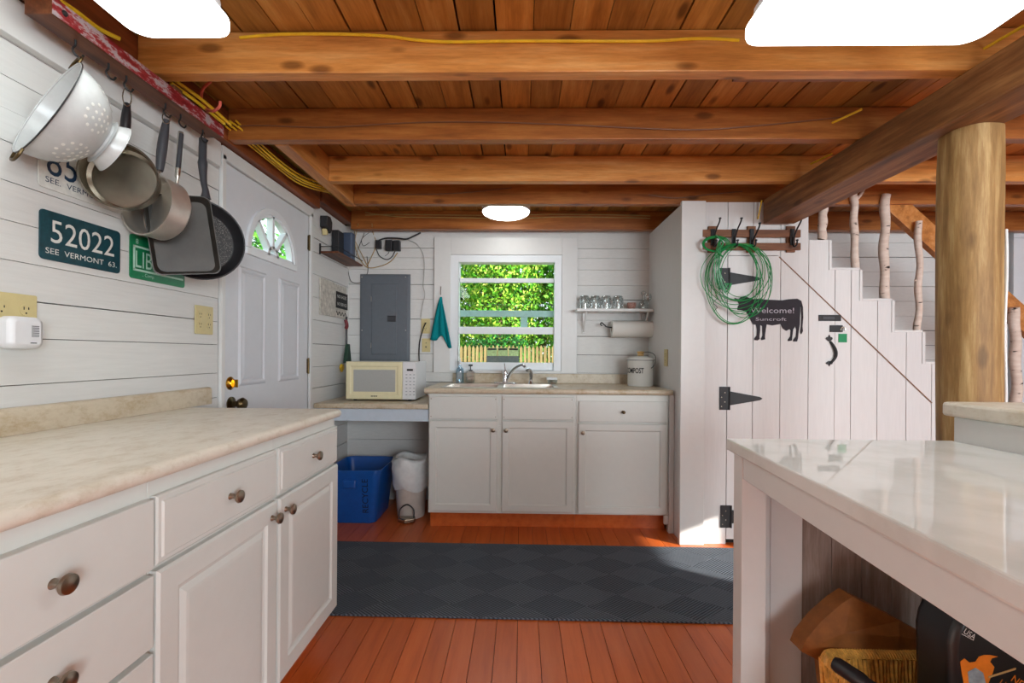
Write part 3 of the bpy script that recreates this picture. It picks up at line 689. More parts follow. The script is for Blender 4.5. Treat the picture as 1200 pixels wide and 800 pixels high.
# white trash can with liner
cx = aty(479, 600, 3.2).x
M['canbody'] = plain('off white can plastic', 'c8bfb8', .4)
tc = thing('trash_can', (cx, 3.27, 0), 'small white pedal trash can with a crumpled white bag beside the blue bin', 'trash can')
bm = B(); lathe(bm, (cx, 3.27, .002), (0, 0, 1), [(.09, 0), (.094, .01), (.118, .35), (.116, .35), (.09, .012)], 36); obj('body', bm, 'canbody', tc, smooth=True)
bm = B(); rings = []
for z_, r_, am in ((.20, .113, .004), (.235, .125, .008), (.29, .131, .006), (.345, .134, .007), (.40, .128, .008), (.425, .12, .009), (.40, .108, .008), (.30, .098, .01), (.12, .08, .01)):
    rings.append([bm.verts.new((cx + (r_ + am * math.sin(5 * a + z_ * 40) + random.uniform(-.004, .004)) * math.cos(a), 3.27 + (r_ + am * math.sin(5 * a + z_ * 40)) * math.sin(a), z_ + (.012 * math.sin(3 * a + 1) if z_ > .36 or z_ < .22 else 0))) for a in [2 * PI * k / 48 for k in range(48)]])
for a_, b_ in zip(rings, rings[1:]):
    for k in range(48): bm.faces.new((a_[k], a_[(k + 1) % 48], b_[(k + 1) % 48], b_[k]))
bm.faces.new(rings[-1]); obj('bin_bag', bm, 'liner', tc, smooth=True, auto=False)
bm = B(); prism(bm, [(cx - .055, 3.12, .004), (cx + .0, 3.085, .004), (cx + .06, 3.115, .004), (cx + .055, 3.165, .004), (cx - .05, 3.165, .004)], (0, 0, .03)); obj('pedal', bm, 'steeld', tc, bev=.006)
bm = B(); tube(bm, [(cx - .05, 3.135, .035), (cx - .045, 3.145, .085), (cx, 3.15, .115), (cx + .045, 3.145, .085), (cx + .05, 3.135, .035)], .005, 8, 6); obj('pedal_hoop', bm, 'blackp', tc, smooth=True)

# ------------------------------------------------------------------ rug
a = atz(393, 722, 0); b = atz(860, 732, 0); c = atz(860, 643, 0); d = atz(400, 636, 0)
e = (b - a).normalized(); n_ = V(-e.y, e.x, 0); wd = ((c - b).dot(n_) + (d - a).dot(n_)) / 2
p0 = a - e * .42; p1 = a + e * 2.25
bm = B(); prism(bm, [p0 + V(0, 0, .001), p1 + V(0, 0, .001), p1 + n_ * wd + V(0, 0, .001), p0 + n_ * wd + V(0, 0, .001)], (0, 0, .009))
obj('runner_rug', bm, 'rug', bev=.003, label='charcoal ribbed runner rug with diamond pattern on the orange floor', cat='rug')

# ------------------------------------------------------------------ partition and stair wall
SX = .99
bm = B(); box(bm, (SX, SY + .005, .0), (SX + .07, BY - .002, 2.078)); obj('wall_partition', bm, 'wallv', kind='structure')
# triangular scribe strip + white board edge
bm = B(); box(bm, (.966, SY - .028, 0), (1.112, SY + .004, 2.075)); obj('trim_9', bm, 'trim', bev=.004, kind='structure')
bm = B(); box(bm, (.957, FY - .01, .0), (.989, FY + .03, .886)); box(bm, (.93, FY - .004, .055), (.9565, FY + .02, .1115)); obj('trim_10', bm, 'trim', bev=.003, kind='structure')
sxp = lambda px: aty(px, 420, SY).x
seams = [1.113] + [sxp(p) for p in (852, 882, 914, 947, 978, 997, 1028, 1062, 1092)] + [2.70, 2.9, 3.1, 3.3]
steps = [(1.738, 2.075), (sxp(971), aty(957, 281, SY).z), (sxp(1007), aty(990, 316, SY).z), (sxp(1045), aty(1026, 352, SY).z), (sxp(1081), aty(1060, 389, SY).z)]
run = steps[-1][0] - steps[-2][0]; rise = steps[-2][1] - steps[-1][1]
while steps[-1][0] < 3.6: steps.append((steps[-1][0] + run, max(.02, steps[-1][1] - rise)))
def topz(x):
    for xe, zt_ in steps:
        if x < xe: return zt_
    return .02
dxl, dxr = sxp(852), sxp(978)
dk = aty(912, 299.5, SY); dm = aty(978, 364, SY)
def doortop(x):
    if x <= dk.x: return dk.z
    return dk.z + (dm.z - dk.z) * (x - dk.x) / (dm.x - dk.x)
cuts = sorted(set(seams + [s[0] for s in steps if s[0] < 3.35] + [dk.x]))
bmw = B(); bmd = B(); g = .0019
real = set(seams)
for a, b in zip(cuts, cuts[1:]):
    if b - a < .002: continue
    m_ = (a + b) / 2; tz = topz(m_); ga = g if a in real else 0; gb = g if b in real else 0
    if dxl - 1e-4 <= a and b <= dxr + 1e-4:
        prism(bmw, [(a + ga, SY, doortop(a) + .002), (b - gb, SY, doortop(b) + .002), (b - gb, SY, tz), (a + ga, SY, tz)], (0, .02, 0))
        prism(bmd, [(a + ga, SY - .002, .03), (b - gb, SY - .002, .03), (b - gb, SY - .002, doortop(b) - .002), (a + ga, SY - .002, doortop(a) - .002)], (0, .02, 0))
    else: prism(bmw, [(a + ga, SY, 0), (b - gb, SY, 0), (b - gb, SY, tz), (a + ga, SY, tz)], (0, .02, 0))
obj('wall_stair', bmw, 'wallv', kind='structure')
d2 = obj('door_2', bmd, 'wallv', kind='structure')
sp_ = [s_ for s_ in steps if s_[0] < 3.3]; pts = [(1.113, 0), (1.113, 2.07), (sp_[0][0], 2.07)]
for (xa, za), (xb, zb) in zip(sp_, sp_[1:]): pts += [(xa, zb - .003), (xb, zb - .003)]
pts.append((sp_[-1][0], 0)); bm = B(); prism(bm, [(x_, SY + .021, z_) for x_, z_ in pts], (0, .01, 0)); obj('trim_11', bm, 'gap', kind='structure')
# dark diagonal seam strip continuing past the door
a = aty(913, 301, SY - .0025); b = aty(1092, 472, SY - .0025); nn = V((b - a).z, 0, -(b - a).x).normalized() * .003
bm = B(); prism(bm, [a - nn, b - nn, b + nn, a + nn], (0, -.002, 0)); obj('trim_12', bm, 'brownw', kind='structure')
# treads: each a thing of the staircase -> one staircase
st = thing('staircase', (2.4, 3.2, 0), 'white boxed staircase rising to the left behind the plank wall', 'staircase')
for (xa, _z), (xb, zt_) in zip([(1.56, 0)] + steps[1:], steps[1:9]):
    bm = B(); 
    if xa == xb: continue
    box(bm, (xa - .02 if xa > 1.6 else xa, SY + .033, zt_ - .03), (xb + .012, BY - .004, zt_ - .001)); obj('tread', bm, 'wallh', st, bev=.003)
bm = B()
for (xa, za), (xb, zb) in zip(steps[1:8], steps[2:9]):
    # edge moulding around each step corner on the outer face
    box(bm, (xa - .004, SY - .006, zb - .002), (xa + .012, SY - .0005, za)); box(bm, (xa + .0125, SY - .006, zb - .002), (xb - .005, SY - .0005, zb + .012))
obj('step_moulding', bm, 'trim', st, bev=.001)
# strap hinges
def hinge(px0, px1, py0, py1, tip, parent, strap=True):
    a = aty(px0, py1, SY - .004); b = aty(px1, py0, SY - .004)
    bm = B(); box(bm, (a.x, SY - .006, a.z), (b.x, SY - .0022, b.z)); ym = (a.z + b.z) / 2; h_ = (b.z - a.z)
    tube(bm, [(b.x + .003, SY - .008, a.z), (b.x + .003, SY - .008, b.z)], .005)
    if strap:
        tx = aty(tip, (py0 + py1) / 2, SY).x
        prism(bm, [(b.x + .009, SY - .0035, ym - h_ * .3), (tx - .015, SY - .0035, ym - .01), (tx, SY - .0035, ym), (tx - .015, SY - .0035, ym + .01), (b.x + .009, SY - .0035, ym + h_ * .3)], (0, -.003, 0))
    p = obj('strap_hinge', bm, 'iron', parent)
    for k in range(4): bm = B(); lathe(bm, (a.x + .012 + (k % 2) * .02, SY - .0062, a.z + .02 + k * h_ / 5), (0, -1, 0), [(.004, 0), (.003, .002), (0, .0025)], 8); obj('screw', bm, 'nickel', p)
hinge(843, 854, 314, 339, 891, d2); hinge(843, 854, 453, 480, 893, d2); hinge(844, 856, 592, 618, 893, d2)
# bolt latches, handle
def yb(px0, py0, px1, py1, mat, name, par, d=.004, off=.0022, bev=.001):
    a = aty(px0, py1, SY - off); b = aty(px1, py0, SY - off); bm = B(); box(bm, (a.x, SY - off - d, a.z), (b.x, SY - off, b.z)); return obj(name, bm, mat, par, bev=bev)
l1 = yb(959, 369, 985, 376, 'iron', 'slide_bolt', d2, .006); yb(964, 371, 978, 374, 'handle', 'bolt_bar', l1, .004, .0085)
l2 = yb(972, 381, 987, 389, 'iron', 'slide_bolt', d2, .006)
bm = B(); a = aty(988, 386, SY - .01); tube(bm, [a + V(.013 * math.cos(t) , 0, .016 * math.sin(t)) for t in [PI * k / 8 for k in range(-1, 10)]], .003, 6); obj('lock_shackle', bm, 'steeld', l2, smooth=True)
a = aty(982.5, 401, SY - .002); b = aty(992.5, 391, SY - .002); bm = B(); box(bm, (a.x, SY - .0035, a.z), (b.x, SY - .0005, b.z)); obj('green_sticker', bm, 'greensq', label='small square green sticker below the slide bolt', cat='sticker')
bm = B(); c = [aty(972, 400, SY), aty(975, 405, SY), aty(977.5, 412, SY), aty(977, 419, SY), aty(972, 426, SY)]
tube(bm, [p + V(0, -o_, 0) for p, o_ in zip(c, (.006, .012, .016, .013, .006))], lambda t: .006 + .003 * math.sin(PI * t), 10, 5)
for p, s in ((aty(971.5, 397, SY - .003), 1), (aty(971.5, 425, SY - .003), -.8)):
    prism(bm, [p + V(x_ * .001, 0, z_ * .001 * s) for x_, z_ in ((-6, -14), (6, -14), (20, 0), (17, 10), (7, 12), (0, 27), (-7, 12), (-17, 10), (-20, 0))], (0, -.004, 0))
obj('door_pull', bm, 'iron', d2, smooth=False)
# cow chalkboard
CW = [(5,190),(50,205),(90,175),(130,165),(160,185),(220,205),(300,200),(370,210),(560,218),(640,205),(740,200),(785,225),(805,300),(808,420),(800,520),(805,580),(785,615),(775,590),(785,520),(790,400),(785,300),(776,270),(775,350),(770,420),(768,500),(755,580),(745,670),(735,700),(690,700),(695,680),(725,640),(730,560),(715,520),(690,560),(680,640),(675,690),(635,697),(630,680),(660,640),(665,570),(650,555),(610,575),(570,545),(545,495),(450,512),(380,500),(370,560),(360,640),(362,675),(320,685),(315,665),(335,630),(330,520),(305,505),(305,570),(295,640),(298,670),(275,688),(235,683),(240,660),(265,630),(268,560),(258,505),(220,498),(190,440),(165,390),(135,345),(90,335),(40,330),(45,290),(60,270),(45,235),(10,215)]
bm = B(); prism(bm, [aty(860 + x_ / 10, 330 + y_ / 10, SY - .003) for x_, y_ in CW], (0, -.005, 0))
cow = obj('cow_chalkboard', bm, 'board', label='black cow-shaped chalkboard with a chalk welcome, on the stair door', cat='chalkboard')
bm = B(); a = aty(879.5, 366.5, SY - .0085); b = aty(930.5, 366, SY - .0085); textmesh(bm, 'Welcome!', a, XR, ZU, .034, .0005, b.x - a.x)
a = aty(885.5, 375.5, SY - .0085); b = aty(921.5, 375, SY - .0085); textmesh(bm, 'Suncroft', a, XR, ZU, .02, .0005, b.x - a.x); obj('chalk_writing', bm, 'chalk', cow)
# coat rack
rk = thing('coat_rack', (1.41, SY, 1.78), 'brown slatted wooden coat rack with black hooks above the stair door', 'coat rack')
for px0, px1 in ((829, 839), (874.5, 884.5), (920.5, 930.5)):
    a = aty(px0, 296, SY - .001); b = aty(px1, 265.5, SY - .001); bm = B(); box(bm, (a.x, SY - .016, a.z), (b.x, SY - .001, b.z)); obj('cleat', bm, 'rackw', rk, bev=.002)
for p0_, p1_ in ((269, 277.5), (284.5, 292.5)):
    a = aty(823.5, p1_, SY - .03); b = aty(938.5, p0_, SY - .03); bm = B(); box(bm, (a.x, SY - .031, a.z), (b.x, SY - .0165, b.z)); obj('slat', bm, 'rackw', rk, bev=.002)
hookx = []
for px, top in ((835.5, 256), (860, 256), (881, 262), (928.5, 256)):
    a = aty(px, 280, SY - .035); hookx.append(a.x); x = a.x; zt_ = aty(px, top, SY - .1).z; zb_ = aty(px, 289, SY - .05).z
    bm = B(); box(bm, (x - .012, SY - .038, zb_ + .012), (x + .012, SY - .0315, aty(px, 270, SY).z))
    tube(bm, [(x, SY - .038, zb_ + .03), (x + .004, SY - .07, zt_ - .06), (x + .01, SY - .1, zt_ - .02), (x + .012, SY - .105, zt_)], .0045, 8, 5)
    tube(bm, [(x, SY - .038, zb_ + .03), (x - .002, SY - .055, zb_ + .0), (x, SY - .08, zb_ + .005), (x, SY - .085, zb_ + .03)], .0045, 8, 5)
    for q in ((x + .012, SY - .105, zt_), (x, SY - .085, zb_ + .03)): lathe(bm, (q[0], q[1], q[2] - .006), (0, 0, 1), [(0, 0), (.008, .004), (.008, .009), (0, .013)], 10)
    obj('hook', bm, 'iron', rk, smooth=True)
# green wire coil
bm = B(); hx = hookx[1]; top = V(hx, SY - .06, aty(860, 286, SY - .06).z)
for k in range(13):
    rx = .155 + random.uniform(-.035, .045); rz = .2 + random.uniform(-.05, .045); cxk = hx + .02 + random.uniform(-.03, .05)
    ctr = V(cxk, SY - .045 - .002 * k, top.z - rz)
    tube(bm, [ctr + V(rx * math.sin(t) * (1 + .05 * math.sin(2 * t + k)), .006 * math.sin(3 * t + k), rz * math.cos(t)) for t in [2 * PI * j / 40 for j in range(40)]], .0022, 5, closed=True)
obj('green_wire_coil', bm, 'greenw', smooth=True, label='large coil of thin green wire hanging from the coat rack', cat='wire coil')
bm = B(); x0 = hookx[0]
for k in range(9):
    dx = random.uniform(-.02, .03); tube(bm, [(x0 + .02, SY - .09, aty(836, 283, SY).z), (x0 + dx, SY - .085 - .002 * k, 1.76), (x0 - .01 + dx * 1.2, SY - .085 - .002 * k, 1.65), (x0 + .02 + dx * 2, SY - .085, 1.54 + random.uniform(-.04, .03)), (x0 + .07 + dx, SY - .08, 1.57)], .0026, 5, 6)
for k in range(4):
    r_ = .05 + .004 * k; tube(bm, [V(x0 - .005, SY - .08 - .004 * k, 1.80) + V(r_ * 1.3 * math.cos(t), 0, r_ * math.sin(t) * .75) for t in [2 * PI * j / 24 for j in range(24)]], .0026, 5, closed=True)
tube(bm, [(x0 - .01, SY - .1, 1.85), (x0 + .03, SY - .105, 1.80), (x0, SY - .1, 1.76), (x0 + .03, SY - .105, 1.72)], .005, 6, 5)
obj('green_cord_bundle', bm, 'greenw', smooth=True, label='knotted bundle of green cord on the leftmost hook of the coat rack', cat='cord')
# wire scrap spiral
bm = B(); q = aty(838, 352, SY - .002); tube(bm, [q + V(.012 * math.sin(k * 1.3), -.003, .03 - k * .012) for k in range(9)], .0015, 5, 4); obj('wire_scrap', bm, 'iron', smooth=True, label='short curly dark wire dangling below the green bundle', cat='wire')
# handrail
a = aty(1014, 206, SY + .064); b = aty(1188, 362, SY + .064); d = (b - a).normalized(); b = b + d * .5; up = V(-d.z, 0, d.x); up = up if up.z > 0 else -up
bm = B(); prism(bm, [a - up * .062, b - up * .062, b + up * .062, a + up * .062], (0, .045, 0)); obj('stair_handrail', bm, 'piney', bev=.003, label='sloping orange plank handrail passing behind the log post', cat='handrail')
# birch balusters
bl = [((965, 238), (964, 258), (963, 281), 5.0, 'first birch baluster at top of stairs, shortest one'),
      ((1000.5, 222), (1001, 262), (1002, 316), 4.2, 'second birch baluster with a forked twig near its top'),
      ((1038, 228), (1036, 290), (1037, 352), 5.0, 'third birch baluster, thick and nearly straight, left of the post'),
      ((1076, 259), (1077, 330), (1075, 389), 3.6, 'fourth birch baluster, slender, just left of the log post'),
      ((1188, 360), (1190, 410), (1191, 476), 5.2, 'birch baluster right of the log post')]
for i, (p, q, r_, w, lb) in enumerate(bl):
    Y = SY + .033; bm = B(); P = [aty(*r_, Y), aty(*q, Y), aty(*p, Y)]; P = smoothpts(P, 8)
    if i == 4: P[0].z = topz(P[0].x) + .005
    P = [v_ + V(.004 * math.sin(k * 1.1 + i), .003 * math.cos(k * .9), 0) for k, v_ in enumerate(P)]
    tube(bm, P, lambda t, w=w: (w / 200) * (1 + .06 * math.sin(t * 17)), 12)
    if i == 1: b_ = aty(1001, 236, Y); tube(bm, [b_, aty(1008, 229, Y), aty(1014, 219, Y)], lambda t: .011 - .004 * t, 8, 3)
    if i == 3: b_ = aty(1077, 330, Y); tube(bm, [b_, aty(1072, 328, Y)], .006, 6)
    obj('birch_baluster', bm, 'birch', smooth=True, label=lb, cat='baluster', group='birch pole balusters of the staircase')

# ------------------------------------------------------------------ island on the right
IA = atz(851, 513.5, CT); IB = atz(1200, 684, CT); e = (IB - IA); e.z = 0; e.normalize()
IE = IA + e * ((IA.y + .3) / -e.y)
isl = thing('kitchen_island', (.85, .5, 0), 'white kitchen island with glossy white top and open shelf at right', 'kitchen island')
IX = aty(1117, 512, IA.y).x
off = V(-e.y, e.x, 0); off = off if off.x > 0 else -off       # inward
bm = B(); prism(bm, [V(IA.x, IA.y, CT - .03), V(IX, IA.y + .004, CT - .03), V(IX, -.3, CT - .03), V(IE.x, IE.y, CT - .03)], (0, 0, .03)); obj('worktop', bm, 'gloss', isl, bev=.004)
def eb(s0, s1, o0, o1, z0, z1):
    p = lambda s, o_: V(IA.x, IA.y, z0) + e * s + off * o_
    return [p(s0, o0), p(s1, o0), p(s1, o1), p(s0, o1)], (0, 0, z1 - z0)
LT = IA.y + .3
bm = B(); prism(bm, *eb(.078, LT - .1, .014, .034, CT - .089, CT - .031)); obj('apron', bm, 'trim', isl, bev=.002)
for s0 in (.022, LT - .12):
    bm = B(); prism(bm, *eb(s0, s0 + .055, .012, .072, 0, CT - .031)); obj('leg', bm, 'trim', isl, bev=.002)
yp = IA.y - .04
bm = B(); xa = IA.x + .073; xb = aty(940, 700, yp).x
box(bm, (xa, yp, .16), (xa + .025, yp + .018, CT - .031)); box(bm, (xa + .0255, yp, .16), (xb, yp + .018, CT - .031)); obj('end_stile', bm, 'trim', isl, bev=.0015)
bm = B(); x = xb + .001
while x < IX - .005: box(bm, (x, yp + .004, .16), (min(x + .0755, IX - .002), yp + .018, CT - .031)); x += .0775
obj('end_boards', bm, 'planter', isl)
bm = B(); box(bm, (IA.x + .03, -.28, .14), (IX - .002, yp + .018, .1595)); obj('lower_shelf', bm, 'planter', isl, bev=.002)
bm = B(); box(bm, (IX + .001, -.28, 0), (IX + .1, yp + .04, .984)); obj('raised_wall', bm, 'trim', isl, bev=.003)
a = aty(1115, 471, IA.y + .012); zt_ = a.z
bm = B(); prism(bm, [(p[0], p[1], .985) for p in rrect(IX - .012, IX + .42, -.32, IA.y + .03, .02)], (0, 0, zt_ - .985)); obj('raised_bar_top', bm, 'lam', isl, bev=.007)
# wicker basket
Sz = .16
bx0, bx1, by0, by1, bz = aty(962, 768, 1.1).x, IX - .035, .70, 1.095, aty(1040, 768, 1.095).z
bk = thing('wicker_basket', ((bx0 + bx1) / 2, .9, Sz), 'honey wicker basket on the lower shelf of the island', 'basket')
bm = B(); tp = .03
def wall_strands(p0, p1, inn):
    n = int((p1 - p0).length / .0085); 
    for k in range(n + 1):
        q = p0.lerp(p1, k / n); P = []
        for j in range(5):
            t = j / 4; P.append(q + inn * tp * (1 - t) + V(0, 0, Sz + .004 + (bz - Sz - .012) * t) + inn * .003 * math.sin(t * 9 + k * 1.5) + (p1 - p0).normalized() * .004 * math.sin(t * 5 + k * .2))
        tube(bm, P, .0044, 5)
cs = [V(bx0, by0, 0), V(bx1, by0, 0), V(bx1, by1, 0), V(bx0, by1, 0)]; ins_ = [V(0, 1, 0), V(-1, 0, 0), V(0, -1, 0), V(1, 0, 0)]
for k in range(4): wall_strands(cs[k], cs[(k + 1) % 4], ins_[k])
box(bm, (bx0 + tp, by0 + tp, Sz + .001), (bx1 - tp, by1 - tp, Sz + .008)); obj('body', bm, 'wicker', bk, smooth=True)
bm = B(); rp = [V(p[0], p[1], bz) for p in rrect(bx0 - .004, bx1 + .004, by0 - .004, by1 + .004, .03)]
tube(bm, rp, .006, 8, closed=True)
tot = 260; cl = [0.0]
for k in range(len(rp)): cl.append(cl[-1] + (rp[(k + 1) % len(rp)] - rp[k]).length)
for k in range(tot):
    g_ = k / tot * cl[-1]; i0 = max(i_ for i_ in range(len(rp)) if cl[i_] <= g_); q = rp[i0].lerp(rp[(i0 + 1) % len(rp)], (g_ - cl[i0]) / max(1e-6, cl[i0 + 1] - cl[i0])); dd = (rp[(i0 + 1) % len(rp)] - rp[i0 % len(rp)]).normalized(); nn = V(-dd.y, dd.x, 0)
    tube(bm, [q - dd * .006 + nn * .007 + V(0, 0, -.006), q + V(0, 0, .009), q + dd * .006 - nn * .007 + V(0, 0, -.006)], .0036, 5, 3)
obj('braided_rim', bm, 'wicker', bk, smooth=True)
# black handled tool in the basket
bm = B(); a = aty(977, 776, 1.0); b = aty(1032, 812, .93); d = (b - a).normalized()
lathe(bm, a, d, [(.0, -.002), (.013, 0), (.016, .008), (.016, .05), (.013, .06), (.0125, .2), (0, .205)], 10); obj('tool_handle', bm, 'pane', smooth=True, label='black tubular tool handle sticking up inside the wicker basket', cat='tool')
# brown paper bag
Yb = 1.11
pb = [(939, 763), (944, 750), (962, 728), (985, 708), (999, 699), (1025, 712), (1054, 727), (1080, 742), (1108, 757), (1100, 768), (1085, 790)]
fr = [aty(x_, y_, Yb) for x_, y_ in [(968, 778)] + pb]; fr += [V(fr[-1].x - .02, Yb, Sz + .01), V(fr[0].x + .03, Yb, Sz + .01)]
bm = B(); fv = [bm.verts.new(v_) for v_ in fr]; bv = [bm.verts.new(v_ + V(.002, .05, -.004)) for v_ in fr]; cpt = bm.verts.new(aty(1054, 745, Yb - .012)); c2 = bm.verts.new(aty(990, 742, Yb - .008)); c3 = bm.verts.new(V(.87, Yb - .012, .3))
n = len(fv)
cen = [c2, c2, c2, c2, c2, c2, c2, cpt, cpt, cpt, cpt, c3, c3, c3]
for k in range(n):
    k2 = (k + 1) % n
    if cen[k] == cen[k2]: bm.faces.new((fv[k], fv[k2], cen[k]))
    else: bm.faces.new((fv[k], fv[k2], cen[k])); bm.faces.new((fv[k2], cen[k2], cen[k]))
bm.faces.new((c2, cpt, c3)); bm.faces.new(bv[::-1])
for k in range(n): bm.faces.new((fv[k], fv[(k + 1) % n], bv[(k + 1) % n], bv[k]))
obj('paper_bag', bm, 'kraft', label='crumpled brown paper bag standing behind the wicker basket', cat='paper bag')
# black pouch
Yp = .90
bl_ = [(1119, 800), (1117, 780), (1116, 757), (1119, 741), (1128, 722), (1160, 716), (1215, 722), (1235, 740), (1238, 800)]
fr = [aty(x_, y_, Yp) for x_, y_ in bl_]; fr[0].z = .3; fr[-1].z = .3; fr = [V(fr[0].x + .01, Yp, Sz + .009)] + fr + [V(fr[-1].x - .03, Yp, Sz + .009)]
bm = B(); prism(bm, fr, (0, .09, 0)); pc = obj('pouch_bag', bm, 'foil', bev=.012, smooth=True, label='black printed pouch with an orange flame beside the wicker basket', cat='bag')
def pp(x_, y_): return aty(x_, y_, Yp - .0012)
dR = (pp(1144, 746) - pp(1128, 735)).normalized(); dU = V(-dR.z, 0, dR.x)
bm = B(); textmesh(bm, 'USA', pp(1128.5, 741), dR, dU, .011, .0003, .024); 
obj('lettering', bm, 'plwhite', pc)
for a_, b_ in (((1130, 731), (1146, 740)), ((1127, 742.5), (1141, 750))):
    p, q = pp(*a_), pp(*b_); nn = V(0, 0, .0006); bm = B(); bm.faces.new([bm.verts.new(x_) for x_ in (p - nn, q - nn, q + nn, p + nn)]); obj('printed_line', bm, 'plwhite', pc)
FL = [(1126, 782), (1125, 775), (1130, 771), (1136, 776), (1143, 775), (1147, 769), (1153, 767), (1160, 767), (1169, 769), (1162, 771), (1160, 775), (1165, 781), (1163, 788), (1158, 800), (1150, 812), (1135, 812), (1129, 800)]
bm = B(); prism(bm, [aty(x_, y_, Yp - .0006) for x_, y_ in FL], (0, -.0006, 0)); obj('flame_print', bm, 'orange', pc)
bm = B(); prism(bm, [aty(x_, y_, Yp - .0014) for x_, y_ in [(1134, 787), (1143, 782), (1152, 788), (1155, 800), (1148, 810), (1136, 806)]], (0, -.0004, 0)); obj('coal_print', bm, 'greypr', pc)
bm = B(); p, q = pp(1158, 793), pp(1190, 783); nn = V(.0, 0, .0018); prism(bm, [p - nn, q - nn, q + nn, p + nn], (0, -.001, 0)); obj('match_print', bm, 'corkw', pc)
dR = (pp(1200, 800) - pp(1186, 790)).normalized(); dU = V(-dR.z, 0, dR.x)
bm = B(); textmesh(bm, 'NE', pp(1184, 797), dR, dU, .014, .0006); textmesh(bm, 'LIO', pp(1170, 801), dR, dU, .012, .0006); obj('lettering', bm, 'orange', pc, label='orange lettering')

# ------------------------------------------------------------------ things on the left wall
def plate(px0, px1, z0, z1, mat, name, label, r=.012):
    y0 = atx(px0, 300, WX).y; y1 = atx(px1, 300, WX).y; bm = B(); prism(bm, [(WX + .002, p[0], p[1]) for p in rrect(y0, y1, z0, z1, r, 4)], (.004, 0, 0))
    return obj(name, bm, mat, bev=.0008, label=label, cat='license plate'), y0, y1
XP = WX + .0062
p, y0, y1 = plate(44, 139, atx(44, 302, WX).z, atx(44, 243, WX).z, 'navy', 'license_plate', 'dark green-blue license plate reading 52022 on the left wall')
z0 = atx(44, 302, WX).z; Wp = y1 - y0
bm = B(); textmesh(bm, '52022', (XP, y0 + .03, z0 + .052), YR, ZU, .068, .0006, Wp - .055); textmesh(bm, 'SEE  VERMONT  63.', (XP, y0 + .015, z0 + .018), YR, ZU, .017, .0006, Wp - .03); obj('lettering', bm, 'plwhite', p)
zw = atx(43, 217, WX).z
p, y0, y1 = plate(42, 141, zw, zw + .145, 'plwhite', 'license_plate', 'white license plate with blue digits partly hidden behind the pans')
bm = B(); textmesh(bm, '85837', (XP, y0 + .022, zw + .042), YR, ZU, .085, .0006, Wp - .02); textmesh(bm, 'SEE.  VERMONT . 56', (XP, y0 + .018, zw + .018), YR, ZU, .017, .0006, Wp - .02); obj('lettering', bm, 'inkb', p)
zg = atx(151, 325, WX).z; zh = atx(151, 273, WX).z
p, y0, y1 = plate(150.5, 215, zg, zh, 'kelly', 'license_plate', 'bright green license plate with LIB behind the griddle pan', .01)
bm = B(); hh = zh - zg
ya_, za_, zb_ = y0 + .012, zg + hh * .2, zh - hh * .26
for a_, b_, c_, d_ in ((ya_, ya_ + .008, za_, zb_), (ya_, y1 - .01, zb_ - .004, zb_ + .003), (ya_, y1 - .01, za_ - .003, za_ + .004)): box(bm, (XP, a_, c_), (XP + .0006, b_, d_))
textmesh(bm, 'LIB', (XP, y0 + .022, za_ + .01), YR, ZU, hh * .40, .0012, .072); textmesh(bm, '.. Comp.', (XP, y0 + .05, zg + .012), YR, ZU, .012, .0012); textmesh(bm, '8', (XP, y0 + .022, zh - .03), YR, ZU, .018, .0012); obj('lettering', bm, 'mint', p)
# outlets
def outlet_plate(origin, right, up, nrm, w, h, gangs, name, label, mat='ivory'):
    o = Vector(origin); bm = B(); r_, u_, n_ = Vector(right), Vector(up), Vector(nrm)
    prism(bm, [o + r_ * p[0] + u_ * p[1] + n_ * .0015 for p in rrect(-w / 2, w / 2, -h / 2, h / 2, .004, 3)], n_ * .005); ob = obj(name, bm, mat, bev=.001, label=label, cat='wall outlet')
    for gx in ([0] if gangs == 1 else [-w / 4, w / 4]):
        for s in (-.021, .021):
            bm = B(); lathe(bm, o + r_ * gx + u_ * s + n_ * .0066, n_, [(.0165, 0), (.016, .0015), (0, .0018)], 20); f = obj('receptacle', bm, mat, ob)
            bm = B()
            for dx, hh_ in ((-.006, .008), (.006, .0065)): c_ = o + r_ * (gx + dx) + u_ * (s + .004) + n_ * .0086; prism(bm, [c_ - r_ * .0012 - u_ * hh_ / 2, c_ + r_ * .0012 - u_ * hh_ / 2, c_ + r_ * .0012 + u_ * hh_ / 2, c_ - r_ * .0012 + u_ * hh_ / 2], n_ * .0004)
            c_ = o + r_ * gx + u_ * (s - .009) + n_ * .0086; lathe(bm, c_, n_, [(.0025, 0), (0, .0004)], 8); obj('slot', bm, 'ink', f)
    return ob
c = atx(13, 371, WX); outlet_plate((WX, c.y, c.z), YR, ZU, XR, .12, .125, 2, 'wall_outlet', 'ivory double-gang outlet above the left worktop')
c = atx(238, 375, WX); outlet_plate((WX, c.y, c.z), YR, ZU, XR, .11, .12, 2, 'wall_outlet', 'ivory outlet plate beside the exterior door')
# plug-in device
c = atx(27, 389, WX + .03); 
bm = B(); prism(bm, [(WX + .0095, p[0], p[1]) for p in rrect(c.y - .052, c.y + .034, c.z - .044, c.z + .04, .018)], (.045, 0, 0)); dv = obj('plug_in_device', bm, 'whitep', bev=.012, smooth=True, label='white plug-in device on the double outlet above the left worktop', cat='plug-in device')
bm = B()
for k in range(7): box(bm, (WX + .0547, c.y - .001, c.z - .012 + k * .0045), (WX + .0552, c.y + .018, c.z - .0102 + k * .0045))
box(bm, (WX + .0547, c.y - .004, c.z - .03), (WX + .0552, c.y + .012, c.z - .0275)); obj('grille', bm, 'handle', dv)
bm = B(); lathe(bm, (WX + .03, c.y + .034, c.z), (0, 1, 0), [(.015, 0), (.015, .006), (.01, .011), (0, .012)], 16); obj('side_dial', bm, 'whitep', dv, smooth=True)

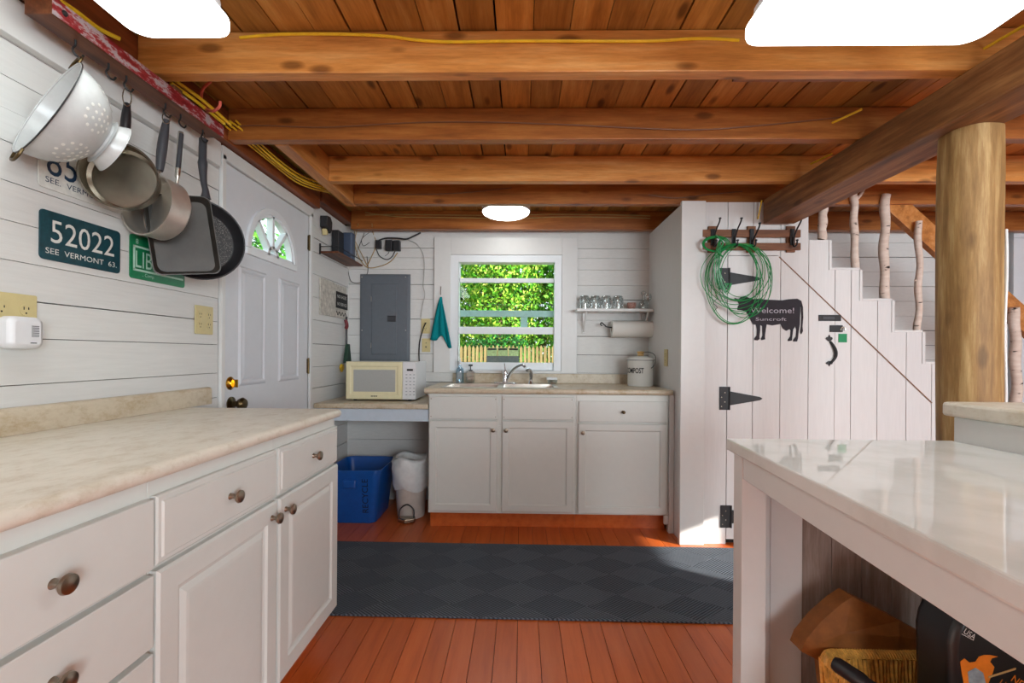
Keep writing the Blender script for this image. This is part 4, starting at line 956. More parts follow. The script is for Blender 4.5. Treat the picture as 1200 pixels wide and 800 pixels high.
# pan rack
RXf = -1.2; ry0, ry1 = atx(62, 22, RXf).y, atx(262, 160, RXf).y; rz = atx(160, 88, RXf).z; rz0 = min(atx(125, 62, RXf).z, 2.03)
rack = thing('pan_rack', (-1.237, (ry0 + ry1) / 2, rz0), 'chipped red painted wooden pan rack under the joists above the left worktop', 'pan rack')
bm = B(); box(bm, (-1.275, ry0, rz0), (RXf - .003, ry1, rz0 + .045)); obj('timber', bm, 'darkw', rack, bev=.002)
bm = B(); box(bm, (RXf - .0025, ry0, rz0 + .001), (RXf, ry1, rz0 + .046)); obj('red_face', bm, 'redp', rack, label='chipped red and white painted face')
bm = B(); box(bm, (-1.295, ry0 - .01, rz0 + .0455), (-1.245, ry0 + .04, JZ - .001)); box(bm, (-1.26, ry1 - .24, rz0 + .0455), (-1.22, ry1 - .2, JZ - .001)); obj('spacer_block', bm, 'rackw', rack, bev=.002)
bm = B(); lathe(bm, (RXf + .0005, ry0 + .03, rz0 + .023), (1, 0, 0), [(.008, 0), (.006, .004), (0, .005)], 12); obj('bolt', bm, 'iron', rack)
hk = []
for px in (88, 127, 148, 194, 212, 238):
    y = atx(px, 90, -1.237).y; hk.append(y); x = -1.237; bm = B(); z = rz0
    tube(bm, [(x, y, z + .004), (x, y, z - .015), (x, y - .008, z - .03), (x + .004, y - .004, z - .043), (x + .008, y + .008, z - .045), (x + .01, y + .014, z - .034)], .0028, 6, 5); obj('hook', bm, 'iron', rack, smooth=True)
# red utility hook on the joist
bm = B(); q_ = [aty(*p_, 1.81) for p_ in ((250, 87), (246, 96), (238, 104), (236, 116), (241, 126))]; q_ += [aty(244, 131, 1.81)]; tube(bm, q_, .0055, 8, 6); tube(bm, [aty(242, 128, 1.80), aty(250, 130, 1.76), aty(257, 125, 1.74), aty(258, 119, 1.74)], .0055, 8, 5)
obj('utility_hook', bm, 'coral', smooth=True, label='coral red coated utility hook at the end of the pan rack', cat='hook')

def orient(n, up):
    n = Vector(n).normalized(); up = Vector(up); up = (up - n * up.dot(n)).normalized(); return n, up, up.cross(n)
# colander
a = V(-1.222, 1.26, atx(86, 76, -1.222).z); T = aty(86, 79, 1.215); Bq = aty(23, 175, 1.135); C = (T + Bq) / 2; uu = (T - Bq).normalized(); vw = (C - V(0, 0, H)).normalized(); ax = vw.cross(uu).normalized(); ax = ax if ax.x > 0 else -ax; ax = (ax + vw * .14).normalized(); ax = (ax - uu * ax.dot(uu)).normalized(); R_ = (T - Bq).length / 2
M['enamelg'] = plain('worn white enamel', 'bdbfbf', .25, 0, .5, var=.06)
M['steelb'] = plain('bright pan steel', 'e0dcd4', .36, .85, var=.1, scale=14)
col = thing('colander', C, 'white enamel colander hanging from the near end of the pan rack', 'colander')
bm = B(); dp = .124
prof = [(R_ + .006, -.002), (R_ + .006, .002), (R_, .003)] + [(R_ * math.cos(t) ** .95 * .985 if t < 1.3 else R_ * .40, dp * math.sin(t)) for t in [PI / 2 * k / 14 for k in range(1, 12)]] + [(R_ * .5, dp * .985), (0, dp)]
inner = [(max(0, r_ - .003), h_ - .003) for r_, h_ in reversed(prof[2:])]; inner[0] = (0, dp - .003)
lathe(bm, C, ax, prof + [], 64, cap=False)
# cut the drain holes as real dark dimples: rings of small discs
ob = obj('bowl', bm, 'enamelg', col, smooth=True); sm = ob.modifiers.new('solid', 'SOLIDIFY'); sm.thickness = .002
u_, w_ = uu, ax.cross(uu)
bm = B()
def surf(t, phi, lift=.0012):
    r_ = R_ * math.cos(t) ** .95 * .985; p_ = C + ax * dp * math.sin(t) + (u_ * math.cos(phi) + w_ * math.sin(phi)) * r_
    t2 = t + .02; r2 = R_ * math.cos(t2) ** .95 * .985; tg = (ax * dp * (math.sin(t2) - math.sin(t)) + (u_ * math.cos(phi) + w_ * math.sin(phi)) * (r2 - r_)).normalized()
    cr = (-u_ * math.sin(phi) + w_ * math.cos(phi)); nn = tg.cross(cr).normalized(); outw = (u_ * math.cos(phi) + w_ * math.sin(phi)) * .7 + ax * .5
    if nn.dot(outw) < 0: nn = -nn
    return p_ + nn * lift, nn
for g in range(6):
    ph0 = 2 * PI * g / 6 + .5
    for (dt, dph) in [(0, 0)] + [(.14 * math.sin(a), .155 * math.cos(a)) for a in [PI / 3 * k for k in range(6)]] + [(.28 * math.sin(a), .31 * math.cos(a)) for a in [PI / 6 * k for k in range(12)]]:
        p_, nn = surf(.62 + dt, ph0 + dph, .001); lathe(bm, p_, nn, [(.0042, 0), (0, .0006)], 10)
obj('drain_hole', bm, 'plwhite', col, kind='stuff')
bm = B(); lathe(bm, C + ax * (dp * .93), ax, [(R_ * .36, -.01), (R_ * .40, .006), (R_ * .52, .034), (R_ * .54, .036), (R_ * .48, .028), (R_ * .34, -.004)], 40, cap=False); ob = obj('foot', bm, 'enamelg', col, smooth=True); sm = ob.modifiers.new('solid', 'SOLIDIFY'); sm.thickness = .002
for s in (1, -1):
    bm = B(); q = C + uu * s * (R_ + .004); tube(bm, [q - w_ * .03, q + uu * s * .02 - w_ * .025, q + uu * s * .028, q + uu * s * .02 + w_ * .025, q + w_ * .03], .0035, 8, 4); obj('handle', bm, 'bronze', col, smooth=True)
bm = B(); tube(bm, [C + (u_ * math.cos(t) + w_ * math.sin(t)) * (R_ + .0065) for t in [2 * PI * k / 60 for k in range(60)]], .0018, 6, closed=True); obj('rim_edge', bm, 'pane', col, label='black rim edge')

def saucepan(name, C, n, r, depth, hook, hpts, label, matin='steelb', hmat='handle', hw=.011, wire=True, rim=.004):
    C = Vector(C); n = Vector(n).normalized(); t = thing(name, C, label, 'pan')
    bm = B(); o = C
    lathe(bm, o, -n, [(r + rim, 0), (r + rim * .6, .002), (r, .004), (r * .99, depth * .85), (r * .9, depth * .97), (r * .8, depth), (0, depth), ], 48, cap=False)
    lathe(bm, o, -n, [(r + rim, 0), (r - .001, .001), (r * .975, depth * .82), (r * .87, depth * .94), (r * .78, depth - .004), (0, depth - .004)], 48, cap=False)
    obj('body', bm, matin, t, smooth=True)
    bm = B(); P = [Vector(p) for p in hpts]; tube(bm, P, lambda q: hw * (.75 + .35 * math.sin(PI * min(1, q * 1.1))), 12, 5); obj('handle', bm, hmat, t, smooth=True)
    bm = B(); e_ = P[-1]; hp = Vector(hook)
    if wire: tube(bm, [P[0] , (P[0] + (C - P[0]) * .25), C + (P[0] - C).normalized() * (r * .98) - n * .012], .005, 8); obj('handle_bracket', bm, 'steel', t, smooth=True)
    else: bm.free()
    bm = B(); d_ = (hp - e_); tube(bm, [e_ + d_ * .5 + V(.009 * math.cos(a), .006 * math.cos(a), .5 * (d_.length + .012) * math.sin(a)) for a in [2 * PI * k / 16 for k in range(16)]], .0018, 6, closed=True); obj('hanging_ring', bm, 'steeld', t, smooth=True)
    return t
hz = rz0 - .045
# small saucepan
C = aty(139, 205, 1.395); hook = V(-1.235, hk[2], hz)
pA = aty(145, 165, 1.43); pB = aty(149, 122, 1.455)
saucepan('saucepan', C, (.42, -.9, -.06), .096, .062, hook, [pA, pA.lerp(pB, .5) + V(.001, 0, 0), pB], 'small steel saucepan with black handle hanging next to the colander', 'steeld', 'pane', .0125)
# larger saucepan
C = aty(171, 238, 1.52); hook = V(-1.235, hk[3], hz)
pA = aty(187, 200, 1.575); pB = aty(195, 141, 1.61)
saucepan('saucepan', C, (-.22, -.97, .08), .104, .085, hook, [pA, pA.lerp(pB, .5) + V(-.002, 0, 0), pB], 'shiny steel saucepan with grey handle hanging in the middle of the rack', 'steelb', 'handle', .014)
# griddle pan
t = thing('griddle_pan', aty(212, 277, 1.66), 'dark square griddle pan with steel handle overlapping the black skillet', 'pan')
n_, up_, rt_ = orient((.62, -.78, .02), (-.09, -.11, 1)); rt_ = -rt_ if rt_.x < 0 else rt_
C = aty(214, 276, 1.66); bm = B(); W2, H2 = .102, .142
def sqring(k, w): return [C + rt_ * p[0] + up_ * p[1] + n_ * w for p in rrect(-W2 + k, W2 - k, -H2 + k, H2 - k, .025)]
rg = [[bm.verts.new(v_) for v_ in sqring(k, w)] for k, w in ((.012, -.02), (.0, .012), (.0, .014), (.003, .014), (.015, -.014))]
for a_, b_ in zip(rg, rg[1:]):
    for k in range(len(a_)): bm.faces.new((a_[k], a_[(k + 1) % len(a_)], b_[(k + 1) % len(a_)], b_[k]))
bm.faces.new(rg[0][::-1]); bm.faces.new(rg[-1]); obj('body', bm, 'pan', t, smooth=True)
bm = B(); pa = C + up_ * (H2 + .002); pb_ = aty(212, 155, 1.684); tube(bm, [pa, pa.lerp(pb_, .25) + V(0, .0, -.0), pa.lerp(pb_, .4), pb_], lambda q: .005 + .004 * (q > .35), 10, 4); obj('handle', bm, 'steel', t, smooth=True)
bm = B(); tube(bm, [pa.lerp(pb_, .42) + n_ * .004, pb_ + n_ * .004 - up_ * .008], .008, 10); obj('grip', bm, 'handle', t, smooth=True)
# skillet
C = aty(234, 280, 1.745); t = thing('skillet', C, 'large black speckled skillet hanging at the far end of the pan rack', 'pan')
n_ = V(.7, -.71, .03).normalized(); bm = B()
lathe(bm, C, -n_, [(.155, 0), (.153, .003), (.125, .04), (0, .042)], 56, cap=False); obj('body', bm, 'pane', t, smooth=True)
bm = B(); lathe(bm, C, -n_, [(.155, -.0005), (.150, .0), (.124, .034), (.118, .036)], 56, cap=False); obj('inner_wall', bm, 'pane', t, smooth=True)
bm = B(); lathe(bm, C, -n_, [(.1182, .0355), (0, .036)], 56, cap=False); obj('cooking_surface', bm, 'speck', t)
pA = aty(241, 224, 1.77); pB = aty(238, 163, 1.80); bm = B(); tube(bm, [pA + V(.0, 0, -.028), pA + V(.0, 0, .0), pA.lerp(pB, .2) + V(-.006, 0, 0), pA.lerp(pB, .6) + V(-.006, 0, 0), pB], lambda q: .019 - .008 * math.sin(PI * min(1, q * 1.3)) if q < .75 else .014, 12, 6); obj('handle', bm, 'handle', t, smooth=True)
bm = B(); tube(bm, [pB + V(.006 * math.cos(a), 0, .012 + .016 * math.sin(a)) for a in [2 * PI * k / 14 for k in range(14)]], .002, 6, closed=True); obj('hanging_ring', bm, 'steeld', t)

# ------------------------------------------------------------------ corner: router shelf, sign, brush
zs = atx(374, 294, WX).z
a = atx(374, 294, WX).y; b = aty(412, 303, 3.5)
sh = thing('router_shelf', (WX + .06, (a + 3.56) / 2, zs), 'small dark wooden shelf in the corner holding the blue router', 'shelf')
bm = B(); box(bm, (WX + .004, a, zs - .012), (WX + .13, 3.56, zs)); obj('board', bm, 'darkw', sh, bev=.002)
bm = B(); tube(bm, [(WX + .128, a, zs + .03), (WX + .128, 3.56, zs + .03)], .003); tube(bm, [(WX + .128, a, zs + .03), (WX + .004, a, zs + .03)], .003); box(bm, (WX + .002, a - .005, zs - .02), (WX + .012, a + .003, zs + .05)); obj('rail', bm, 'iron', sh)
y0 = atx(397, 280, WX + .06).y
bm = B(); prism(bm, [(p[0], p[1], zs + .001) for p in rrect(WX + .035, WX + .12, 3.37, 3.44, .02)], (0, 0, .20)); obj('router', bm, 'bluer', bev=.008, smooth=True, label='slate blue upright router on the corner shelf', cat='router')
bm = B(); box(bm, (WX + .012, 3.26, zs + .001), (WX + .06, 3.36, zs + .19)); obj('modem', bm, 'blackp', bev=.004, label='slim black modem left of the blue router', cat='modem')
c = atx(377.5, 263, WX); bm = B(); prism(bm, [(WX + .003, c.y + u * .001, c.z + v * .001) for u, v in ((-40, 50), (15, 55), (45, 25), (40, -35), (10, -60), (-25, -30), (-42, -25))], (.05, 0, 0)); ad = obj('power_adapter', bm, 'blackp', bev=.004, label='black faceted adapter on the wall above the corner shelf', cat='adapter')
bm = B(); prism(bm, [(WX + .01, c.y + u * .001, c.z + v * .001) for u, v in ((-30, -35), (0, -35), (5, -70), (-20, -75))], (.03, 0, 0)); obj('plug', bm, 'ivory', ad, bev=.003)
# sign
y0 = atx(373.5, 340, WX).y; y1 = 3.55; z1_ = atx(374, 325, WX).z; z0_ = atx(374, 368, WX).z
bm = B(); box(bm, (WX + .003, y0, z0_), (WX + .012, y0 + .24, z1_)); box(bm, (WX + .003, y0 + .241, z0_ - .0), (WX + .011, y1, z1_ - .005)); sg = obj('wall_sign', bm, 'whitewash', bev=.002, label='whitewashed wooden sign with black text panel on the corner wall', cat='sign')
bm = B(); ya_ = y0 + .26; box(bm, (WX + .0125, ya_, z0_ + .07), (WX + .015, y1 + .01, z0_ + .19)); tb = obj('text_panel', bm, 'ink', sg)
bm = B(); textmesh(bm, 'NO SHOES', (WX + .0152, ya_ + .02, z0_ + .145), YR, ZU, .024, .0004, y1 - ya_ - .04); textmesh(bm, 'NO SERVICE', (WX + .0152, ya_ + .02, z0_ + .09), YR, ZU, .024, .0004, y1 - ya_ - .03); obj('lettering', bm, 'plwhite', tb)
bm = B(); tube(bm, [(WX + .0125, ya_ + .01 + k * .028, z0_ + (.045 if k % 2 == 0 else .018)) for k in range(8)], .0025, 5); obj('zigzag', bm, 'ink', sg)
# hanging brush
c = aty(411, 371, 3.5); x = WX + .05
bt = thing('hand_brush', (x, 3.5, 1.05), 'dark green long-handled brush hanging on the corner wall above the microwave', 'brush')
p0, p1, p2, p3 = aty(411, 371, 3.5), aty(411, 403, 3.5), aty(410.5, 411, 3.5), aty(409.5, 425, 3.5)
for p_ in (p0, p1, p2, p3): p_.x = WX + .03
bm = B(); tube(bm, [p0, p1], .0085, 8); obj('handle', bm, 'pane', bt, smooth=True)
bm = B(); dy = V(0, 1, 0); dxx = V(1, 0, 0)
prism(bm, [p1 + dxx * -.006 - dy * .012, p1 + dxx * -.006 + dy * .012, p3 + dy * .05 + dxx * -.006, p3 - dy * .05 + dxx * -.006], (.03, 0, 0)); obj('head', bm, 'leafdk', bt, bev=.004)
bm = B(); q = p0 + V(.02, -.07, -.03); tube(bm, [q, q + V(.01, 0, -.04), q + V(0, .01, -.06)], .013, 8, 4); obj('red_clip', bm, 'redd', smooth=True, label='small dark red clip hanging beside the brush handle', cat='clip')
q = atx(402, 431, WX + .02); bm = B(); prism(bm, [(WX + .003, q.y + u * .03, q.z + v * .03) for u, v in ((-1, 0), (0, -1), (1, -.2), (.8, .8), (-.4, 1))], (.015, 0, 0)); obj('yellow_tag', bm, 'yellow', bev=.002, label='small yellow tag on the wall just left of the microwave', cat='tag')

# ------------------------------------------------------------------ things on the back wall
def by(px, py, y=BY): return aty(px, py, y)
a = by(421, 421, BY - .02); b = by(480.5, 321, BY - .02)
ep = thing('electrical_panel', ((a.x + b.x) / 2, BY, a.z - .02), 'grey electrical breaker panel on the back wall above the microwave', 'electrical panel')
bm = B(); MP = lambda u, v, w: V(u, BY - .002 - w, v); ringpanel(bm, MP, a.x, b.x, a.z - .02, b.z, [(0, 0), (.0, .008), (.004, .014), (.02, .016)]); obj('cover', bm, 'greyp', ep)
c = by(436, 415); d = by(466, 333); bm = B(); ringpanel(bm, MP, c.x, d.x, c.z, d.z, [(0, .0162), (0, .018), (.003, .0205), (.008, .0205)]); dd = obj('door', bm, 'greyp', ep)
bm = B()
for s in (0, 1):
    ringpanel(bm, MP, c.x - .004 - .0, c.x - .001, c.z + .05 + s * .36, c.z + .09 + s * .36, [(0, .0162), (0, .021)])
obj('hinge', bm, 'steel', dd)
e_ = by(455, 377); f_ = by(465, 370); bm = B(); ringpanel(bm, MP, e_.x, f_.x, e_.z, f_.z, [(0, .0207), (0, .024), (.004, .026), (.008, .022)]); obj('latch', bm, 'handle', dd)
for px, py in ((425, 387), (476, 387), (425, 325), (476, 325)): q = by(px, py); bm = B(); lathe(bm, (q.x, BY - .0175, q.z), (0, -1, 0), [(.005, 0), (.004, .002), (0, .0022)], 8); obj('screw', bm, 'steel', ep)
# adapters
lab = ['small black power adapter nearest the corner on the back wall', 'middle black power adapter above the breaker panel', 'right black power adapter above the breaker panel']
for k, (x0_, x1_, y0_, y1_) in enumerate(((440, 446, 281, 291), (451.5, 459.5, 281, 293.5), (460.5, 468.5, 281.5, 293.5))):
    a = by(x0_, y1_, BY - .04); b = by(x1_, y0_, BY - .04); bm = B(); box(bm, (a.x, BY - .045, a.z), (b.x, BY - .003, b.z)); obj('power_adapter', bm, 'blackp', bev=.004, label=lab[k], cat='adapter')
def wire(name, pts, r, mat, label, y=None, smooth=6, cat='cable'):
    P = [aty(p[0], p[1], p[2] if len(p) > 2 else y) for p in pts]
    bm = B(); tube(bm, P, r, 6, smooth); return obj(name, bm, mat, smooth=True, label=label, cat=cat)
yw = BY - .012
wire('black_cable', [(443, 282), (452, 279), (465, 279), (476, 280), (484, 277), (493, 272.5)], .006, 'iron', 'thick black cord running above the adapters to a knob end', BY - .052)
wire('adapter_cord', [(441, 292), (445, 300), (453, 304), (459, 301), (463, 294)], .0035, 'iron', 'black cord looping below the adapters', yw)
wire('thin_cord', [(456, 294), (455, 297), (451, 300)], .002, 'iron', 'short thin black cord under the middle adapter', yw)
wire('white_cable', [(478, 281), (487, 285), (493, 292), (497, 303), (497, 320), (496, 335), (498, 345), (495, 358), (493, 372)], .003, 'whitew', 'grey white cable running down the wall left of the window trim', yw)
wire('tan_cable', [(418, 270, 3.55), (416, 285, yw), (420, 300, yw), (430, 313, yw), (445, 312, yw), (458, 306, yw), (466, 296, yw)], .0035, 'tanw', 'tan cable sagging from the corner to the adapters')
wire('tan_cable', [(436, 262, 3.40), (437, 272, yw), (441, 285, yw), (438, 295, yw), (430, 312, yw)], .0035, 'tanw', 'tan cable dropping from the last joist beside the corner')
wire('tan_cable', [(420, 262, 3.45), (415, 278, yw), (425, 300, yw), (431, 312, yw)], .003, 'tanw', 'tan cable crossing near the corner left of the adapters')
wire('data_cable', [(430, 300, yw), (431, 318, yw), (424, 330, yw), (412, 330, yw), (408, 318, yw)], .0025, 'iron', 'dark cord looping in the corner below the router shelf')
wire('data_cable', [(433, 284, yw), (426, 288, yw), (424, 280, yw), (433, 272, yw)], .002, 'iron', 'short bent dark cord left of the adapters')
wire('data_cable', [(417, 300, yw), (421, 288, yw), (427, 273, yw)], .002, 'iron', 'thin dark cord slanting above the tan cables in the corner')
# outlets on the back wall
q = by(499, 382); outlet_plate((q.x, BY, q.z), XR, ZU, (0, -1, 0), .07, .115, 1, 'wall_outlet', 'ivory outlet with a black plug left of the teal towel')
q = by(499.5, 404); bm = B(); box(bm, (q.x - .033, BY - .007, q.z - .055), (q.x + .033, BY - .002, q.z + .05)); so = obj('switch_plate', bm, 'ivory', bev=.002, label='ivory plate directly below the plugged outlet on the back wall', cat='wall plate')
bm = B(); box(bm, (q.x - .004, BY - .013, q.z - .022), (q.x + .004, BY - .0075, q.z - .01)); lathe(bm, (q.x, BY - .0072, q.z + .015), (0, -1, 0), [(.004, 0), (0, .002)], 8); obj('toggle', bm, 'handle', so)
wire('appliance_cord', [(499, 378, BY - .04), (496, 385, BY - .035), (492, 400, yw), (491, 415, yw), (492, 430, yw)], .005, 'iron', 'black microwave cord hanging from the back wall outlet')
# teal towel
bm = B(); TW = []
cols = 22; rows = 14
for j in range(rows):
    v_ = j / (rows - 1); row = []
    for i in range(cols):
        u_ = i / (cols - 1)
        lx = 517 - 12 * v_ ** .8; rx_ = 517 + 12.5 * v_ ** .9; px = lx + (rx_ - lx) * u_
        bot = 398 + 1.0 * math.sin(u_ * 9) - 4 * math.exp(-((u_ - .5) / .16) ** 2) + 9 * max(0, min(1, (u_ - .55) / .35))
        py = 348 + (bot - 348) * v_; q = by(px, py, BY - .045 - .012 * math.sin(u_ * 14) * (.4 + .6 * v_)); row.append(bm.verts.new(q))
    TW.append(row)
for j in range(rows - 1):
    for i in range(cols - 1): bm.faces.new((TW[j][i], TW[j][i + 1], TW[j + 1][i + 1], TW[j + 1][i]))
tw = obj('hand_towel', bm, 'teal', smooth=True, auto=False, label='teal hand towel hanging on a hook left of the window', cat='towel'); sm = tw.modifiers.new('s', 'SOLIDIFY'); sm.thickness = .008; 
bm = B(); q = by(516.5, 340, BY - .03); tube(bm, [(q.x, BY - .023, q.z + .03), (q.x, BY - .03, q.z), (q.x + .002, BY - .05, q.z - .035), (q.x + .006, BY - .06, q.z - .03)], .003, 6, 4); obj('towel_hook', bm, 'nickel', smooth=True, label='thin metal hook on the window trim holding the teal towel', cat='hook')

# right shelf
YS0, YS1 = 3.46, BY - .003
a = aty(676, 361, YS0); b = aty(771, 366, YS0)
zs2 = a.z
sx0, sx1 = aty(676, 363, YS0).x, .985
sh = thing('wall_shelf', ((sx0 + sx1) / 2, 3.54, zs2), 'white bracket shelf of glasses right of the window', 'shelf')
bm = B(); box(bm, (sx0, YS0, zs2 - .022), (sx1, YS1, zs2)); obj('board', bm, 'trim', sh, bev=.004)
for px in (684, 754):
    q = aty(px, 370, BY).x; bm = B(); box(bm, (q - .012, BY - .012, zs2 - .18), (q + .012, BY - .003, zs2 - .0225)); prism(bm, [(q - .006, BY - .0125, zs2 - .17), (q - .006, BY - .0125, zs2 - .15), (q - .006, YS0 + .04, zs2 - .023), (q - .006, YS0 + .02, zs2 - .023)], (.012, 0, 0)); obj('bracket', bm, 'trim', sh, bev=.002)
# glasses upside down
q = aty(685, 360, 3.52)
g1 = thing('drinking_glass', (q.x, 3.53, zs2), 'leftmost of four upturned clear tumblers on the shelf by the window', 'glass', 'upturned tumblers on the wall shelf')
bm = B(); lathe(bm, (q.x, 3.53, zs2 + .0005), (0, 0, 1), [(.035, 0), (.036, .01), (.037, .06), (.036, .085), (.032, .098), (.028, .1), (0, .1)], 24, cap=False); o_ = obj('glass_body', bm, 'tumbler', g1, smooth=True)
bm = B()
for k in range(12): a_ = 2 * PI * k / 12; tube(bm, [(q.x + .0372 * math.cos(a_), 3.53 + .0372 * math.sin(a_), zs2 + .01), (q.x + .0375 * math.cos(a_), 3.53 + .0375 * math.sin(a_), zs2 + .085)], .0022, 5)
lathe(bm, (q.x, 3.53, zs2 + .092), (0, 0, 1), [(.03, 0), (.033, .003), (.03, .008), (0, .0085)], 20); obj('fluting', bm, 'tumbler', g1, smooth=True)
for px, lb in ((697.5, 'second upturned tumbler from the window on the wall shelf'), (710.5, 'third upturned tumbler from the window on the wall shelf'), (724.5, 'upturned tumbler next to the patterned china bowl')):
    dup(g1, (aty(px, 360, 3.52).x - q.x, 0, 0), lb)
q = aty(740.5, 359, 3.53); bm = B(); lathe(bm, (q.x, 3.54, zs2 + .0005), (0, 0, 1), [(.02, 0), (.03, .012), (.036, .035), (.033, .05), (.028, .05), (.03, .03), (0, .012)], 24); obj('china_bowl', bm, 'pink', smooth=True, label='small patterned pinkish bowl on the wall shelf', cat='bowl')
q = aty(755, 359, 3.55)
bm = B(); lathe(bm, (q.x, 3.575, zs2 + .0005), (0, 0, 1), [(.034, 0), (.037, .02), (.03, .06), (.012, .08), (.011, .11), (.018, .118), (.02, .135), (0, .15)], 24); obj('glass_decanter', bm, 'tumbler', smooth=True, label='clear stoppered glass decanter at right of the wall shelf', cat='decanter')
q = aty(766, 359, 3.5); bm = B(); lathe(bm, (.952, 3.505, zs2 + .0005), (0, 0, 1), [(.025, 0), (.004, .004), (.004, .05), (.024, .07), (.028, .095), (.022, .115)], 24, cap=False); obj('stem_glass', bm, 'tumbler', smooth=True, label='small clear stemmed glass at the right end of the shelf', cat='glass')
# paper towel holder
q0 = aty(717, 385, 3.53); q1 = aty(765, 386, 3.53); zc = (q0.z + q1.z) / 2; R_ = 12.3 / 154
R_ = .062
pr_ = thing('paper_towel_roll', ((q0.x + q1.x) / 2, 3.54, zc), 'white paper towel roll mounted under the wall shelf', 'paper towel')
bm = B(); lathe(bm, (q0.x, 3.54, zc), (1, 0, 0), [(.02, 0), (R_, 0), (R_, q1.x - q0.x), (.02, q1.x - q0.x)], 36, cap=False); lathe(bm, (q0.x, 3.54, zc), (1, 0, 0), [(.02, 0), (.02, q1.x - q0.x)], 20, cap=False); obj('roll', bm, 'paper', pr_, smooth=True)
bm = B(); hL = aty(704, 379, 3.54); tube(bm, [(hL.x + .012, 3.54, zc + .025), (hL.x - .002, 3.54, zc + .035), (hL.x + .008, 3.54, zc + .048), (hL.x + .03, 3.54, zc + .03), (q0.x, 3.54, zc + .012), (q1.x + .01, 3.54, zc + .012), (q1.x + .016, 3.54, zc + .03), (q1.x + .012, 3.55, zs2 - .03)], .005, 8, 5); obj('paper_towel_holder', bm, 'iron', smooth=True, label='black iron rod with curled end holding the paper towel', cat='holder')
# compost crock
q = aty(750.5, 450, 3.38); cx = q.x
cp = thing('compost_crock', (cx, 3.38, CT), 'white enamel compost crock with wooden knob lid on the sink worktop', 'crock')
bm = B(); lathe(bm, (cx, 3.38, CT + .001), (0, 0, 1), [(.088, 0), (.091, .004), (.091, .18), (.094, .184), (0, .184)], 48); obj('body', bm, 'enamel', cp, smooth=True)
bm = B(); lathe(bm, (cx, 3.38, CT + .186), (0, 0, 1), [(.096, 0), (.096, .008), (.085, .018), (.03, .03), (0, .031)], 48); ld = obj('lid', bm, 'enamel', cp, smooth=True)
bm = B(); tube(bm, [(cx + .0975 * math.cos(t), 3.38 + .0975 * math.sin(t), CT + .187) for t in [2 * PI * k / 48 for k in range(48)]], .002, 6, closed=True); obj('lid_rim', bm, 'handle', ld)
bm = B(); lathe(bm, (cx, 3.38, CT + .2175), (0, 0, 1), [(.02, 0), (.024, .006), (.02, .018), (.028, .024), (.024, .032), (0, .034)], 20); obj('lid_knob', bm, 'corkw', ld, smooth=True)
bm = B(); tube(bm, [(cx + .055, 3.38 - .076, CT + .13), (cx + .085, 3.38 - .06, CT + .16), (cx + .104, 3.38, CT + .22), (cx + .06, 3.38, CT + .245), (cx + .01, 3.38, CT + .24)], .0025, 6, 6); obj('wire_handle', bm, 'handle', cp, smooth=True)
bm = B(); textmesh(bm, 'COMPOST', (0, 0, 0), XR, ZU, .038, 0, .150, font_off=.025)
xs = [v.co.x for v in bm.verts]
for v in bm.verts:
    a_ = -PI / 2 + (v.co.x - .150) / .0915; v.co = V(cx + .0919 * math.cos(a_), 3.38 + .0919 * math.sin(a_), CT + .095 + v.co.z)
obj('lettering', bm, 'ink', cp)
c = atx(781, 419, SX); outlet_plate((SX, c.y, c.z), (0, -1, 0), ZU, (-1, 0, 0), .07, .115, 1, 'wall_outlet', 'ivory outlet on the partition beside the compost crock')

# ------------------------------------------------------------------ cables on the ceiling timbers
wire('yellow_cable', [(281, 44), (330, 40), (400, 40), (450, 42), (490, 47), (530, 49), (600, 48), (680, 48), (760, 48), (820, 45), (866, 47)], .005, 'yellow', 'yellow electrical cable stapled along the front orange joist', 1.536)
wire('brown_wire', [(250, 150), (300, 147), (380, 149), (480, 144), (560, 143), (660, 146), (800, 152), (880, 148), (990, 137)], .003, 'brownw', 'thin brown wire along the dark second joist', 2.024)
wire('brown_wire', [(430, 225), (480, 228), (540, 226), (600, 220)], .0035, 'brownw', 'short reddish wire along the joist in front of the dome light', 2.893)
wire('brown_wire', [(760, 228), (790, 232), (830, 228), (870, 224)], .003, 'brownw', 'dark wire sagging on the joist above the coat rack wall', 2.893)
wire('tan_cable', [(428, 252), (470, 251), (530, 252), (590, 252), (660, 251), (740, 252), (762, 253)], .0035, 'tanw', 'upper tan cable along the last joist above the window', 3.482)
wire('tan_cable', [(428, 249), (470, 254), (540, 255), (600, 256), (660, 254), (740, 255), (762, 256)], .0035, 'tanw', 'lower tan cable along the last joist above the window', 3.482)
for k in range(7):
    z = JZ + .045 + (k % 3) * .012; x = WX + .06 + k * .009
    P = [V(x, .3, z), V(x + .01 * math.sin(k), 1.2, z), V(x, 2.0, z - .0), V(x + .02, 2.3, z - .02 - .003 * k), V(x + .03, 2.55, z - .03), V(x + .06 + .006 * k, 2.7, z - .02), V(x + .10, 2.86, z + .01)]
    bm = B()
    P = [p_ if not (1.5 < p_.y < 1.6) else p_ for p_ in P]
    tube(bm, P[2:] if k > 2 else P[1:] if False else P[2:], .0042, 6, 6)
    obj('yellow_cable', bm, 'yellow', smooth=True, label='yellow cable in the bundle running above the exterior door', cat='cable', group='bundle of yellow cables over the exterior door')
for (pts, lb) in (([atz(20, 0, 2.13), atz(100, 10, 2.13)], ''),):
    pass
